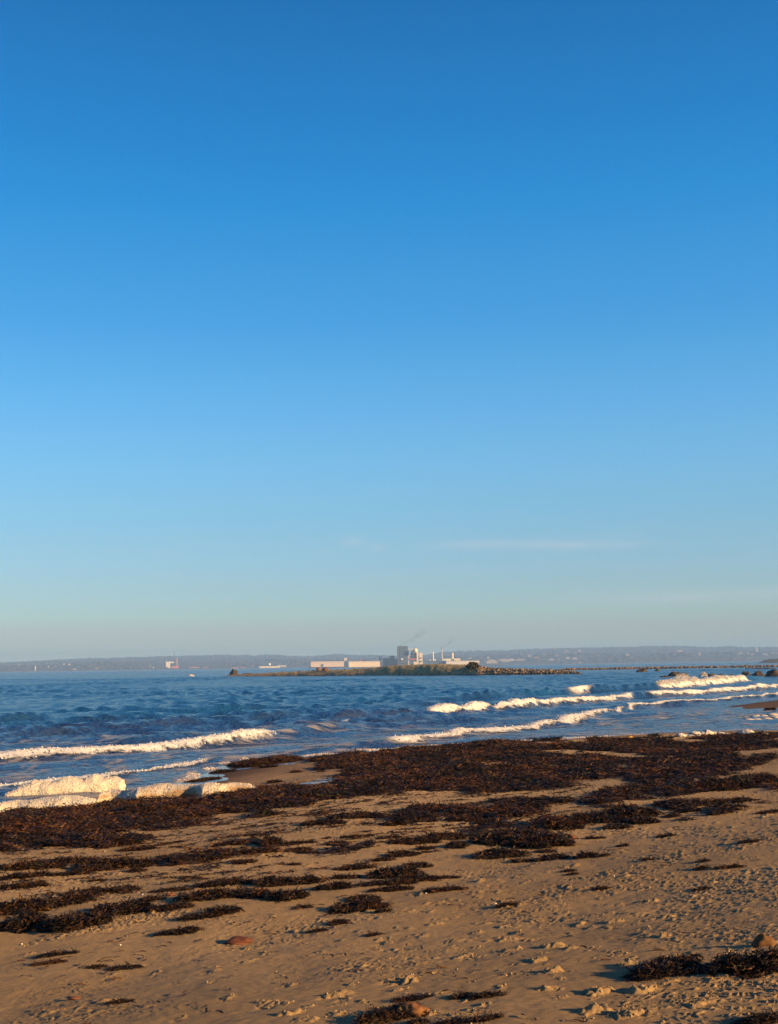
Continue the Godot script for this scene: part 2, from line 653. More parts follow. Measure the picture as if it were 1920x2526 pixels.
# ------------------------------------------------------------------ sea
func set_waves() -> void:
	var r := RandomNumberGenerator.new()
	r.seed = 31
	var len_amp := [[9.5, 0.07], [7.1, 0.07], [5.6, 0.065], [4.3, 0.06], [3.5, 0.055], [2.8, 0.055], [2.2, 0.048], [1.75, 0.04], [1.3, 0.034], [0.9, 0.026], [0.62, 0.015]]
	for la in len_amp:
		var a := atan2(0.85, 0.52) + r.randf_range(-0.20, 0.20) * (0.9 if la[0] > 4.0 else 3.0)
		waves.append([cos(a) * TAU / la[0], sin(a) * TAU / la[0], r.randf() * TAU, la[1]])
	# lines of breaking water: points (along, inland), height, foam intervals along, width of foam, lump size
	breakers = [
		{"t": PackedFloat32Array([4, 20, 25, 28, 31, 34.8, 38.4, 44]), "n": PackedFloat32Array([-30.6, -30.9, -31, -30.5, -30.1, -30.5, -31.3, -31.6]), "a": 0.32, "foam": [[4.0, 38.5]], "w": 0.75, "back": 1.5, "lump": 0.045},
		{"t": PackedFloat32Array([50, 55.9, 57.7, 70, 80, 90, 98, 123, 160]), "n": PackedFloat32Array([-37.4, -37, -36.2, -36.6, -37.0, -37.3, -36.4, -36.5, -36.5]), "a": 0.40, "foam": [[57.4, 89.0], [90.5, 160.0]], "w": 0.68, "back": 1.7, "lump": 0.055},
		{"t": PackedFloat32Array([33, 36.6, 43.1, 51.6, 60, 71.4, 83, 110]), "n": PackedFloat32Array([-24.2, -24.1, -24.5, -25.1, -27.2, -29.6, -28.6, -28.4]), "a": 0.2, "foam": [[35.0, 110.0]], "w": 0.66, "back": 1.4, "lump": 0.042},
		{"t": PackedFloat32Array([84, 96, 104, 120, 140, 168, 176]), "n": PackedFloat32Array([-48.6, -48.8, -48.9, -47.6, -50, -54.3, -55]), "a": 0.62, "foam": [[101.0, 106.5], [118.5, 169.0]], "w": 1.25, "back": 2.4, "lump": 0.06},
		{"t": PackedFloat32Array([6, 15, 19, 22.2, 25.2, 28.4]), "n": PackedFloat32Array([-23.4, -23.4, -23.6, -23.8, -24.5, -25.2]), "a": 0.07, "foam": [[6.0, 28.0]], "w": 0.3, "back": 0.8, "lump": 0.035},
		{"t": PackedFloat32Array([33, 44, 50, 56]), "n": PackedFloat32Array([-33.2, -33.0, -33.6, -34.5]), "a": 0.17, "foam": [[45.5, 46.6]], "w": 0.3, "back": 1.6, "lump": 0.05},
		{"t": PackedFloat32Array([20, 28, 36, 46, 58, 70]), "n": PackedFloat32Array([-40.5, -41.0, -41.5, -42.0, -43.0, -44.0]), "a": 0.20, "foam": [], "w": 0.3, "back": 2.0, "lump": 0.05},
		{"t": PackedFloat32Array([30, 45, 60, 80, 100]), "n": PackedFloat32Array([-52.5, -53.0, -54.0, -56.0, -58.0]), "a": 0.22, "foam": [], "w": 0.3, "back": 2.6, "lump": 0.05},
	]


func sea(x: float, z: float) -> float:
	var t := x * ALONG.x + z * ALONG.y
	var n := x * INLAND.x + z * INLAND.y
	var m := n - look(shore_t, shore_m, t)
	if m > 0.5: return -0.25
	var h := 0.012
	var amp := 0.26 + 0.74 * smoothstep(-2.0, -26.0, m)
	amp *= 0.75 + 0.6 * n_big.get_noise_2d(x * 0.12, z * 0.05)
	var wx := x + 1.6 * n_big.get_noise_2d(x * 0.5, z * 0.5)
	var wz := z + 1.6 * n_big.get_noise_2d(x * 0.5 + 60.0, z * 0.5)
	var far := -z
	var gust := 0.55 * n_big.get_noise_2d(x * 1.1 + 200.0, z * 0.9)
	var s := 0.0
	for k in waves.size():
		if k > 6 and far > 160.0: break
		var w = waves[k]
		var th: float = w[0] * wx + w[1] * wz + w[2]
		s += w[3] * sin(th + 0.55 * sin(th)) * (1.0 + (gust if k % 2 == 0 else -gust))
	h += s * amp * (1.0 if far < 250.0 else 0.8)
	if m > -62.0:
		for b in breakers:
			var tt: PackedFloat32Array = b.t
			var last := tt[tt.size() - 1]
			if t < tt[0] - 4.0 or t > last + 4.0: continue
			var d := n - look(tt, b.n, t) + 0.25 * n_mid.get_noise_2d(t * 0.35, n * 0.05)
			if d > 1.6 or d < -7.0: continue
			var e := smoothstep(tt[0] - 4.0, tt[0] + 3.0, t) * (1.0 - smoothstep(last - 3.0, last + 4.0, t))
			e *= 0.85 + 0.3 * n_mid.get_noise_2d(t * 0.25, 7.0)
			var back: float = b.back
			h += b.a * e * (exp(-d * d / (back * back)) if d < 0.0 else exp(-d * d * 5.5))
	if m > -1.2: h = lerpf(h, -0.02 - 0.1 * m, smoothstep(-1.2, 0.2, m))
	return h


func build_sea() -> void:
	var rows := PackedFloat32Array()
	var z := 12.0
	while z < 450.0:
		rows.append(z)
		z += clampf(z * z / 7400.0, 0.1, 1.1)
	while z < 5450.0:
		rows.append(z)
		z *= 1.05
	rows.append(5450.0)
	var us := PackedFloat32Array()
	for k in 16: us.append(-pow(1.22, 16.0 - k))
	for j in 671: us.append(-1.0 + 2.0 * j / 670.0)
	for k in 16: us.append(pow(1.22, k + 1.0))
	var nr := rows.size()
	var nc := us.size()
	var verts := PackedVector3Array()
	var cols := PackedColorArray()
	verts.resize(nr * nc)
	cols.resize(nr * nc)
	var deep := Color(0.010, 0.054, 0.135)
	var surf := Color(0.020, 0.040, 0.098)
	for i in nr:
		var hw := 0.8 + 0.345 * rows[i]
		var zz := -rows[i]
		for j in nc:
			var x := us[j] * hw
			var k := i * nc + j
			var h := 0.0
			if rows[i] < 470.0: h = sea(x, zz) * (1.0 - smoothstep(380.0, 470.0, rows[i]))
			verts[k] = Vector3(x, h, zz)
			var m := shore_dist(x, zz)
			var f := smoothstep(-50.0, -16.0, m + 7.0 * n_big.get_noise_2d(x * 0.4, zz * 0.4))
			cols[k] = deep.lerp(surf, f)
	tag(obj("sea", grid_mesh(verts, cols, nr, nc), M.water), "", "", "", "structure")
	# shallow films of water left on the sand
	for s in [[860, 1919, 1.1, 0.30, 0.5], [775, 1932, 0.7, 0.16, 0.4], [1040, 1852, 0.9, 0.3, 0.35], [700, 1886, 0.6, 0.2, 0.3]]:
		var g := ground(s[0], s[1])
		var v := PackedVector3Array()
		var c := PackedColorArray()
		for i in 7:
			for j in 25:
				var a := TAU * j / 24.0
				var q := (0.75 + 0.35 * n_mid.get_noise_2d(cos(a) * 1.5 + g.x, sin(a) * 1.5 + g.z)) * i / 6.0
				var e := Vector2(cos(a) * s[2], sin(a) * s[3] * 2.0).rotated(-s[4])
				var p := g + Vector3(e.x * q, 0, e.y * q)
				p.y = land(p.x, p.z) + 0.03 - 0.024 * q
				v.append(p)
				c.append(Color(0.2, 0.18, 0.17))
		tag(obj("tidal_pool", grid_mesh(v, c, 7, 25), M.water), "", "", "", "structure")


# ------------------------------------------------------------------ breakers
func build_breakers() -> void:
	var names := [
		["long low white breaker rolling in on the left side, behind the foam heaps", "wave"],
		["long white breaker reaching from mid bay to the right, second line from the shore", "wave"],
		["broad ragged line of white wash nearest the seaweed belt on the right", "wave"],
		["tall splashing white breaker farthest out, below the dark rocks", "wave"],
		["thin white wash line just behind the cream foam heaps", "wave"],
		["small white cap on the dark swell between the left and middle breakers", "wave"],
	]
	var blob := lump(Vector3(1, 0.8, 1), 3.3, 0.55, 8, 6, 1.4)
	for bi in names.size():
		var b = breakers[bi]
		var o := base("breaking_wave")
		tag(o, names[bi][0], names[bi][1])
		var where := []
		var tints := []
		for span in b.foam:
			var t0: float = span[0]
			var t1: float = minf(span[1], 175.0)
			var step := 0.09 if bi in [0, 4, 5] else 0.2
			var ns := int((t1 - t0) / step) + 1
			var nd := 22
			var v := PackedVector3Array()
			var c := PackedColorArray()
			var skip := PackedByteArray()
			v.resize(ns * nd)
			c.resize(ns * nd)
			skip.resize(ns * nd)
			for j in ns:
				var t := t0 + j * step
				var nb := look(b.t, b.n, t) - 0.25 * n_mid.get_noise_2d(t * 0.35, look(b.t, b.n, t) * 0.05)
				var taper := 3.0 if bi == 3 else 1.6
				var endf := minf(smoothstep(0.0, taper, t - t0), smoothstep(0.0, taper, t1 - t))
				var wid: float = b.w * (0.55 + 0.45 * endf) * (1.0 if bi != 2 else lerpf(1.0, 0.4, smoothstep(52.0, 66.0, t))) * (1.0 + 0.5 * n_mid.get_noise_2d(t * 0.5, 3.0 + bi) + 0.25 * n_mid.get_noise_2d(t * 2.2, 33.0))
				for i in nd:
					# rows run away from the viewer, so from the toe (shoreward) back over the crest
					var f := 1.0 - float(i) / (nd - 1)
					var d := lerpf(-1.0 * wid, 1.25 * wid, f)
					var p := tn(t, nb + d)
					var core := exp(-pow((d - 0.15 * wid) / (0.55 * wid), 2.0))
					var fr := 0.4 if bi == 3 else 1.0
					var grit := n_frac.get_noise_2d(t * 90.0 * fr + 500.0, d * 190.0 * fr) + 0.7 * n_frac.get_noise_2d(t * 330.0 * fr, d * 600.0 * fr)
					var lift := 0.55 + 0.6 * n_frac.get_noise_2d(t * 130.0 * fr, d * 190.0 * fr)
					v[i * ns + j] = Vector3(p.x, sea(p.x, p.y) + 0.014 + maxf(lift, 0.0) * core * b.lump * 1.8 * (0.4 + 0.6 * endf), p.y)
					var q := (core * 1.75 - 0.42 + 0.85 * grit) * endf - (0.0 if i > 0 and i < nd - 1 else 1.0)
					var tone := 0.47 + 0.13 * n_frac.get_noise_2d(t * 60.0, d * 260.0)
					c[i * ns + j] = Color(tone * 0.94, tone, tone * 1.04, clampf(q * 1.2, 0.0, 1.0))
					skip[i * ns + j] = 0
					if q > 0.35 and rng.randf() < (0.45 if bi != 3 else 0.25):
						var s: float = b.lump * rng.randf_range(0.15, 0.75)
						where.append(turned(Vector3(p.x + rng.randf_range(-0.1, 0.1), v[i * ns + j].y + s * rng.randf_range(-0.4, 0.6), p.y + rng.randf_range(-0.1, 0.1)), s, 0.8, 3.0))
						var w := rng.randf_range(0.36, 0.52)
						tints.append(Color(w * 0.94, w, w * 1.04))
				# droplets thrown up by the far breaker
				if bi == 3 and t > 120.0 and rng.randf() < 0.95:
					var top := exp(-pow((t - 131.0) / 4.0, 2.0)) * 0.75 + exp(-pow((t - 124.0) / 5.0, 2.0)) * 0.3 + exp(-pow((t - 149.0) / 7.0, 2.0)) * 0.25 + 0.12
					for q in 26:
						var p := tn(t + rng.randf_range(-0.3, 0.3), nb + rng.randf_range(-0.4, 0.3))
						var up := rng.randf() * top
						where.append(turned(Vector3(p.x, sea(p.x, p.y) + up, p.y), rng.randf_range(0.015, 0.055) * (1.25 - 0.6 * up), 0.9, 3.0))
						tints.append(Color(0.46, 0.48, 0.49))
			var sheet := grid_mesh(v, c, nd, ns, skip)
			if sheet.get_surface_count(): obj("foam_crest", sheet, M.foam_soft, o)
		if where.size(): scatter("froth", blob, M.foam_tint, where, tints, o)
	# thin lace of foam along the water's edge, and streaks of it adrift behind the breakers
	var lace := []
	var lace_t := []
	var flat_blob := lump(Vector3(1, 0.35, 1), 8.1, 0.6, 8, 5, 1.3)
	for k in 9000:
		var t := rng.randf_range(16.0, 50.0)
		var m := -0.28 + rng.randf_range(-0.22, 0.22)
		var q := n_mid.get_noise_2d(t * 0.6, 90.0) + 0.35
		if t < 30.0: q -= 0.25
		if rng.randf() > q * 1.1: continue
		m += 0.35 * n_mid.get_noise_2d(t * 0.4, 120.0)
		var p := tn(t, look(shore_t, shore_m, t) + m)
		var s := rng.randf_range(0.012, 0.05)
		lace.append(turned(Vector3(p.x, maxf(sea(p.x, p.y), land(p.x, p.y)) + 0.006, p.y), s, 1.0, 0.4))
		var w := rng.randf_range(0.36, 0.5)
		lace_t.append(Color(w, w * 0.96, w * 0.89))
	scatter("foam_lace", flat_blob, M.foam_tint, lace, lace_t)
	get_child(get_child_count() - 1).set_meta("label", "thin lace of white foam along the water's edge")
	# thin veils of foam spread over the shallows behind and before the breakers
	var nt := 640
	var nm := 120
	var v := PackedVector3Array()
	var c := PackedColorArray()
	v.resize(nt * nm)
	c.resize(nt * nm)
	for i in nm:
		var m := lerpf(0.1, -17.5, float(i) / (nm - 1))
		for j in nt:
			var t := 14.0 + 100.0 * pow(float(j) / (nt - 1), 1.4)
			var p := tn(t, look(shore_t, shore_m, t) + m)
			var y := sea(p.x, p.y)
			v[i * nt + j] = Vector3(p.x, maxf(y, -0.05) + 0.02, p.y)
			var q := n_frac.get_noise_2d(t * 9.0, m * 42.0) + 0.6 * n_frac.get_noise_2d(t * 42.0, m * 130.0)
			var near := exp(-absf(m) / 2.2)
			var a := clampf((q - 0.16 + 0.22 * near) * 1.6, 0.0, 0.62) * smoothstep(-17.5, -12.0, m)
			if land(p.x, p.y) > 0.0: a = 0.0
			c[i * nt + j] = Color(0.30, 0.30, 0.31, a)
	tag(obj("drifting_foam", grid_mesh(v, c, nm, nt), M.foam_soft), "thin veils of foam drifting between the breakers and the beach", "", "", "stuff")
	# the glossy wet margin that the wash has just left
	v = PackedVector3Array()
	c = PackedColorArray()
	for i in 14:
		for j in 260:
			var t := lerpf(18.0, 52.0, j / 259.0)
			var reach := 0.95 + 0.6 * n_mid.get_noise_2d(t * 0.35, 40.0) + 0.25 * n_mid.get_noise_2d(t * 1.4, 44.0)
			var m := lerpf(maxf(reach, 0.2), -0.5, i / 13.0)
			var p := tn(t, look(shore_t, shore_m, t) + m)
			v.append(Vector3(p.x, land(p.x, p.y) + (0.010 if i > 0 else -0.01), p.y))
	tag(obj("wet_sand", grid_mesh(v, c, 14, 260), M.film), "", "", "", "structure")


# ------------------------------------------------------------------ heaps of sea foam
func foam_heap(label: String, domes: Array, tint: Color, dirt: Color, cell := 0.022) -> void:
	# domes: [pixel x, pixel y of the foot, radius px, height factor]
	var ds := []
	var lo := Vector2(1e9, 1e9)
	var hi := Vector2(-1e9, -1e9)
	for d in domes:
		var g := ground(d[0], d[1])
		var r: float = 1.25 * d[2] * g.distance_to(Vector3(0, EYE, 0)) / F
		var c := Vector2(g.x, g.z - r * 0.6)
		ds.append([c, r, r * d[3] * 0.62])
		lo = lo.min(c - Vector2(r, r) * 1.25)
		hi = hi.max(c + Vector2(r, r) * 1.25)
	var nc := int((hi.x - lo.x) / cell) + 1
	var nr := int((hi.y - lo.y) / cell) + 1
	var v := PackedVector3Array()
	var c := PackedColorArray()
	var skip := PackedByteArray()
	v.resize(nr * nc)
	c.resize(nr * nc)
	skip.resize(nr * nc)
	for i in nr:
		var z := hi.y - i * cell
		for j in nc:
			var x := lo.x + j * cell
			var warp := Vector2(n_frac.get_noise_2d(x * 120.0, z * 120.0), n_frac.get_noise_2d(x * 120.0 + 400.0, z * 120.0)) * 0.07
			var h := 0.0
			for d in ds:
				var q: float = ((Vector2(x, z) + warp * d[1] * 2.0 - d[0]) / d[1]).length_squared()
				if q < 1.0:
					var e: float = d[2] * pow(1.0 - q, 0.6) * 0.9
					h = sqrt(h * h + e * e * (0.55 if h > 0.0 else 1.0))
			var ground_y := maxf(land(x, z), 0.0)
			var soft := n_frac.get_noise_2d(x * 300.0, z * 300.0)
			var k := i * nc + j
			if h > 0.0: h *= 1.0 + 0.12 * soft + 0.05 * n_frac.get_noise_2d(x * 900.0, z * 900.0)
			v[k] = Vector3(x + soft * 0.02, ground_y + h - 0.012, z)
			skip[k] = 1 if h < 0.004 else 0
			var f := smoothstep(0.0, 0.35, n_frac.get_noise_2d(x * 60.0, z * 90.0 + 50.0) + 0.1)
			c[k] = tint.lerp(dirt, f)
	var o := obj("sea_foam_heap", grid_mesh(v, c, nr, nc, skip), M.foam_tint)
	tag(o, label, "sea foam")


func foam_ridge(label: String, line: Array, tint: Color, dirt: Color, dirty: float, squash: float) -> void:
	# line: [pixel x, pixel y of the foot, height in pixels]
	var xs := PackedFloat32Array()
	var zs := PackedFloat32Array()
	var hs := PackedFloat32Array()
	for p in line:
		var g := ground(p[0], p[1])
		xs.append(g.x)
		zs.append(g.z)
		hs.append(p[2] * squash * g.distance_to(Vector3(0, EYE, 0)) / F)
	var cells := FastNoiseLite.new()
	cells.seed = 9
	cells.noise_type = FastNoiseLite.TYPE_CELLULAR
	cells.cellular_return_type = FastNoiseLite.RETURN_DISTANCE
	cells.frequency = 1.0
	var cell := 0.018
	var nc := int((xs[xs.size() - 1] - xs[0]) / cell) + 1
	var nr := 44
	var v := PackedVector3Array()
	var c := PackedColorArray()
	v.resize(nr * nc)
	c.resize(nr * nc)
	for j in nc:
		var x := xs[0] + j * cell
		var zf := look(xs, zs, x) + 0.08 * n_mid.get_noise_2d(x * 1.6, 4.0)
		var hh := look(xs, hs, x) * (0.95 + 0.10 * n_mid.get_noise_2d(x * 2.2, 54.0))
		var wide := 0.18 + hh * 1.7
		for i in nr:
			var a := PI * i / (nr - 1.0)
			var z := zf - wide * (0.5 - 0.5 * cos(a))
			var up := Vector3(0.0, sin(a), cos(a))
			var y := maxf(land(x, z), 0.0) - 0.02 + hh * pow(sin(a), 0.75)
			var p := Vector3(x + 0.03 * n_mid.get_noise_2d(x * 6.0, y * 9.0), y, z)
			var d1 := cells.get_noise_3d(p.x * 6.0, p.y * 7.5, p.z * 6.0) + 1.0
			var d2 := cells.get_noise_3d(p.x * 10.0 + 7.0, p.y * 10.0, p.z * 10.0) + 1.0
			var puff := sqrt(maxf(1.0 - d1 * d1 * 1.2, 0.0)) * 0.75 + sqrt(maxf(1.0 - d2 * d2 * 1.2, 0.0)) * 0.25 - 0.35
			puff += 0.16 * n_frac.get_noise_3d(p.x * 300.0, p.y * 300.0, p.z * 300.0) + 0.10 * n_frac.get_noise_3d(p.x * 1300.0, p.y * 1300.0, p.z * 1300.0)
			var k := i * nc + j
			v[k] = p + up * puff * hh * 0.15 * smoothstep(0.0, 0.35, sin(a))
			var dd := dirty * smoothstep(-0.15, 0.25, n_frac.get_noise_2d(x * 50.0, y * 130.0)) * (1.0 - smoothstep(0.5, 0.95, sin(a)))
			c[k] = tint.lerp(dirt, clampf(dd, 0.0, 1.0))
	var skip := PackedByteArray()
	var o := base("sea_foam_heap", v[nc / 2])
	tag(o, label, "sea foam")
	var at := v[nc / 2]
	var where := []
	var tints := []
	for k in 2200:
		var i := rng.randi_range(1, int(nr * 0.72))
		var j := rng.randi_range(0, nc - 1)
		var s := 0.005 + 0.011 * pow(rng.randf(), 2.2)
		where.append(turned(v[i * nc + j] - at + Vector3(rng.randf_range(-0.02, 0.02), s * rng.randf_range(-0.8, 0.1), rng.randf_range(-0.01, 0.01)), s, 0.8, 3.0))
		tints.append(c[i * nc + j] * rng.randf_range(0.88, 1.08))
	# scraps of froth that have slid off the foot
	for k in 900:
		var j := rng.randi_range(0, nc - 1)
		var p := v[j] + Vector3(rng.randf_range(-0.1, 0.1), 0.0, 0.35 * pow(rng.randf(), 2.0))
		var s := 0.006 + 0.016 * pow(rng.randf(), 2.0)
		p.y = maxf(land(p.x, p.z), 0.0) + s * 0.3
		where.append(turned(p - at, s, 0.6, 0.5))
		tints.append(c[j] * rng.randf_range(0.85, 1.05))
	for k in v.size(): v[k] -= at
	obj("foam_body", grid_mesh(v, c, nr, nc, skip), M.foam_tint, o)
	scatter("froth", lump(Vector3(1, 0.8, 1), 3.3, 0.5, 8, 6, 1.4), M.foam_tint, where, tints, o)


func build_foam_heaps() -> void:
	var cream := Color(0.44, 0.42, 0.365)
	var white := Color(0.43, 0.41, 0.355)
	var tan_ := Color(0.27, 0.195, 0.115)
	foam_ridge("tall cream heap of puffy sea foam standing at the water's edge", [[4, 1970, 2], [14, 1970, 20], [34, 1969, 34], [60, 1968, 44], [76, 1967, 54], [96, 1966, 44], [118, 1966, 46], [140, 1965, 54], [165, 1964, 54], [200, 1962, 50], [222, 1961, 60], [246, 1960, 48], [276, 1958, 54], [296, 1957, 42], [304, 1956, 4]], cream, Color(0.39, 0.365, 0.305), 0.3, 0.74)
	foam_ridge("flat white apron of sea foam lying below the tall cream heap", [[-120, 2020, 14], [-60, 2014, 36], [0, 2010, 46], [40, 2006, 40], [80, 2003, 44], [120, 2000, 44], [150, 1998, 50], [185, 1995, 46], [220, 1992, 30], [236, 1991, 5]], white, cream, 0.4, 0.66)
	foam_ridge("long sand-stained bank of sea foam running towards the sand spit", [[222, 1990, 4], [240, 1988, 36], [270, 1984, 42], [300, 1982, 34], [340, 1980, 46], [372, 1977, 46], [402, 1974, 50], [430, 1972, 44], [465, 1969, 40], [500, 1966, 42], [540, 1963, 38], [580, 1960, 34], [612, 1957, 27], [642, 1954, 6]], Color(0.40, 0.37, 0.31), tan_, 1.0, 0.80)
	foam_heap("small lone scrap of sea foam at the tip of the stained foam bank", [[643, 1950, 12, 0.9], [636, 1953, 10, 0.6], [652, 1948, 8, 0.7]], white, cream)
	foam_heap("low row of white foam lumps at the seaweed edge near the sand bar", [[1680, 1817, 10, 1.2], [1690, 1816, 8, 0.9], [1715, 1812, 12, 1.0], [1732, 1812, 9, 0.8], [1745, 1812, 14, 1.2], [1760, 1811, 11, 0.9], [1778, 1811, 10, 0.9], [1790, 1811, 8, 0.7], [1705, 1816, 10, 0.6], [1725, 1816, 10, 0.4]], white, cream, 0.03)
	foam_heap("pointed white foam mound at the seaweed edge, right end of the waterline", [[1846, 1814, 16, 1.3], [1836, 1812, 14, 0.8], [1858, 1815, 14, 0.7], [1826, 1812, 10, 0.6], [1820, 1820, 12, 0.5]], white, cream, 0.03)
	foam_heap("small white foam lump in the water next to the pointed foam mound", [[1890, 1815, 12, 0.9], [1882, 1814, 8, 0.7], [1902, 1816, 10, 0.7], [1888, 1806, 6, 0.6]], white, cream, 0.03)
	foam_heap("lumpy white foam raft floating in the channel under the sand bar", [[1825, 1771, 6, 0.7], [1842, 1772, 10, 0.7], [1850, 1778, 12, 0.7], [1866, 1770, 12, 0.7], [1885, 1770, 14, 0.7], [1895, 1776, 14, 0.6], [1870, 1777, 12, 0.6], [1910, 1766, 14, 0.7], [1918, 1772, 14, 0.6]], white, cream, 0.05)


# ------------------------------------------------------------------ rocks in the water
func build_rocks() -> void:
	var list := [
		[577, 1665, 10, 10, "dark hump of rock off the left end of the islet", 0.045],
		[612, 1667, 22, 5, "low wet ledge between the dark hump and the islet", 0.05],
		[1585, 1658, 14, 6, "flat dark rocks close under the stone reef", 0.04],
		[1622, 1656, 7, 5, "small dark rock close under the stone reef", 0.04],
		[1642, 1671, 12, 5, "low dark rock left of the highest rock in the surf", 0.04],
		[1666, 1669, 16, 13, "highest dark rock beyond the splashing breaker", 0.05],
		[1690, 1668, 11, 7, "sloping dark rock right of the highest rock in the surf", 0.04],
		[1756, 1668, 14, 6, "dark rock just right of the white splash", 0.045],
		[1776, 1668, 10, 5, "flat brown rock second right of the white splash", 0.05],
		[1805, 1668, 8, 4, "smallest low rock in the surf, right of the white splash", 0.04],
		[1842, 1668, 13, 8, "humped rock among the cluster at the right edge", 0.04],
		[1872, 1668, 15, 9, "round-backed rock among the cluster at the right edge", 0.04],
		[1908, 1671, 22, 14, "broad dark rock cut by the right edge of the view", 0.045],
	]
	for r in list:
		var g := sea_point(r[0], r[1])
		var px := g.distance_to(Vector3(0, EYE, 0)) / F
		var c := Color(r[5], r[5] * 0.8, r[5] * 0.58)
		var o := obj("rock", painted(lump(Vector3(r[2] * px, r[3] * px * 1.1, r[2] * px * 0.8), r[0] * 0.37, 0.75, 18, 12, 0.7), c, 0.5), M.rock)
		o.position = Vector3(g.x, -0.05, g.z)
		o.rotation.y = rng.randf_range(-0.4, 0.4)
		tag(o, r[4], "rock", "dark rocks awash in the bay")
	var blob := lump(Vector3(1, 0.8, 1), 4.4, 0.55, 8, 6, 1.4)
	for s in [[1736, 1669, 13, 12, "white splash of surf between two dark rocks"], [472, 1668, 9, 4, "small white splash on the open water left of the islet"], [625, 1668, 24, 4, "thin white wash breaking along the ledge left of the islet"]]:
		var g := sea_point(s[0], s[1])
		var px := g.distance_to(Vector3(0, EYE, 0)) / F
		var where := []
		var tints := []
		for k in 110:
			var a := rng.randf_range(-1.0, 1.0)
			where.append(turned(g + Vector3(a * s[2] * px * 0.7, rng.randf() * s[3] * px * 0.8 * (1.0 - a * a), rng.randf_range(-0.7, 0.7)), rng.randf_range(0.06, 0.2) * px * 10.0, 0.8, 2.0))
			tints.append(Color(0.46, 0.45, 0.405))
		var o := base("surf_splash")
		tag(o, s[4], "splash")
		scatter("froth", blob, M.foam_tint, where, tints, o)


func painted(m: ArrayMesh, c: Color, vary: float) -> ArrayMesh:
	var arr := m.surface_get_arrays(0)
	var v: PackedVector3Array = arr[Mesh.ARRAY_VERTEX]
	var size := m.get_aabb().size.length()
	var cols := PackedColorArray()
	for p in v:
		var q := p / size * 900.0
		var f := 1.0 + vary * (n_frac.get_noise_3d(q.x, q.y, q.z) + 0.6 * n_frac.get_noise_3d(q.x * 4.0, q.y * 4.0, q.z * 4.0))
		cols.append(Color(c.r * f, c.g * f, c.b * f))
	arr[Mesh.ARRAY_COLOR] = cols
	var out := ArrayMesh.new()
	out.add_surface_from_arrays(Mesh.PRIMITIVE_TRIANGLES, arr)
	return out


# ------------------------------------------------------------------ seaweed
func weed_tint(rust: float) -> Color:
	var c := Color(0.030, 0.020, 0.013).lerp(Color(0.10, 0.044, 0.020), clampf(rust + rng.randf_range(-0.5, 0.5), 0.0, 1.0))
	if rng.randf() < 0.10 + 0.12 * rust: c = Color(0.17, 0.08, 0.03)
	if rng.randf() < 0.05: c = Color(0.06, 0.055, 0.03)
	var w := rng.randf_range(0.6, 1.35)
	w *= 0.50
	return Color(c.r * w, c.g * w, c.b * w)


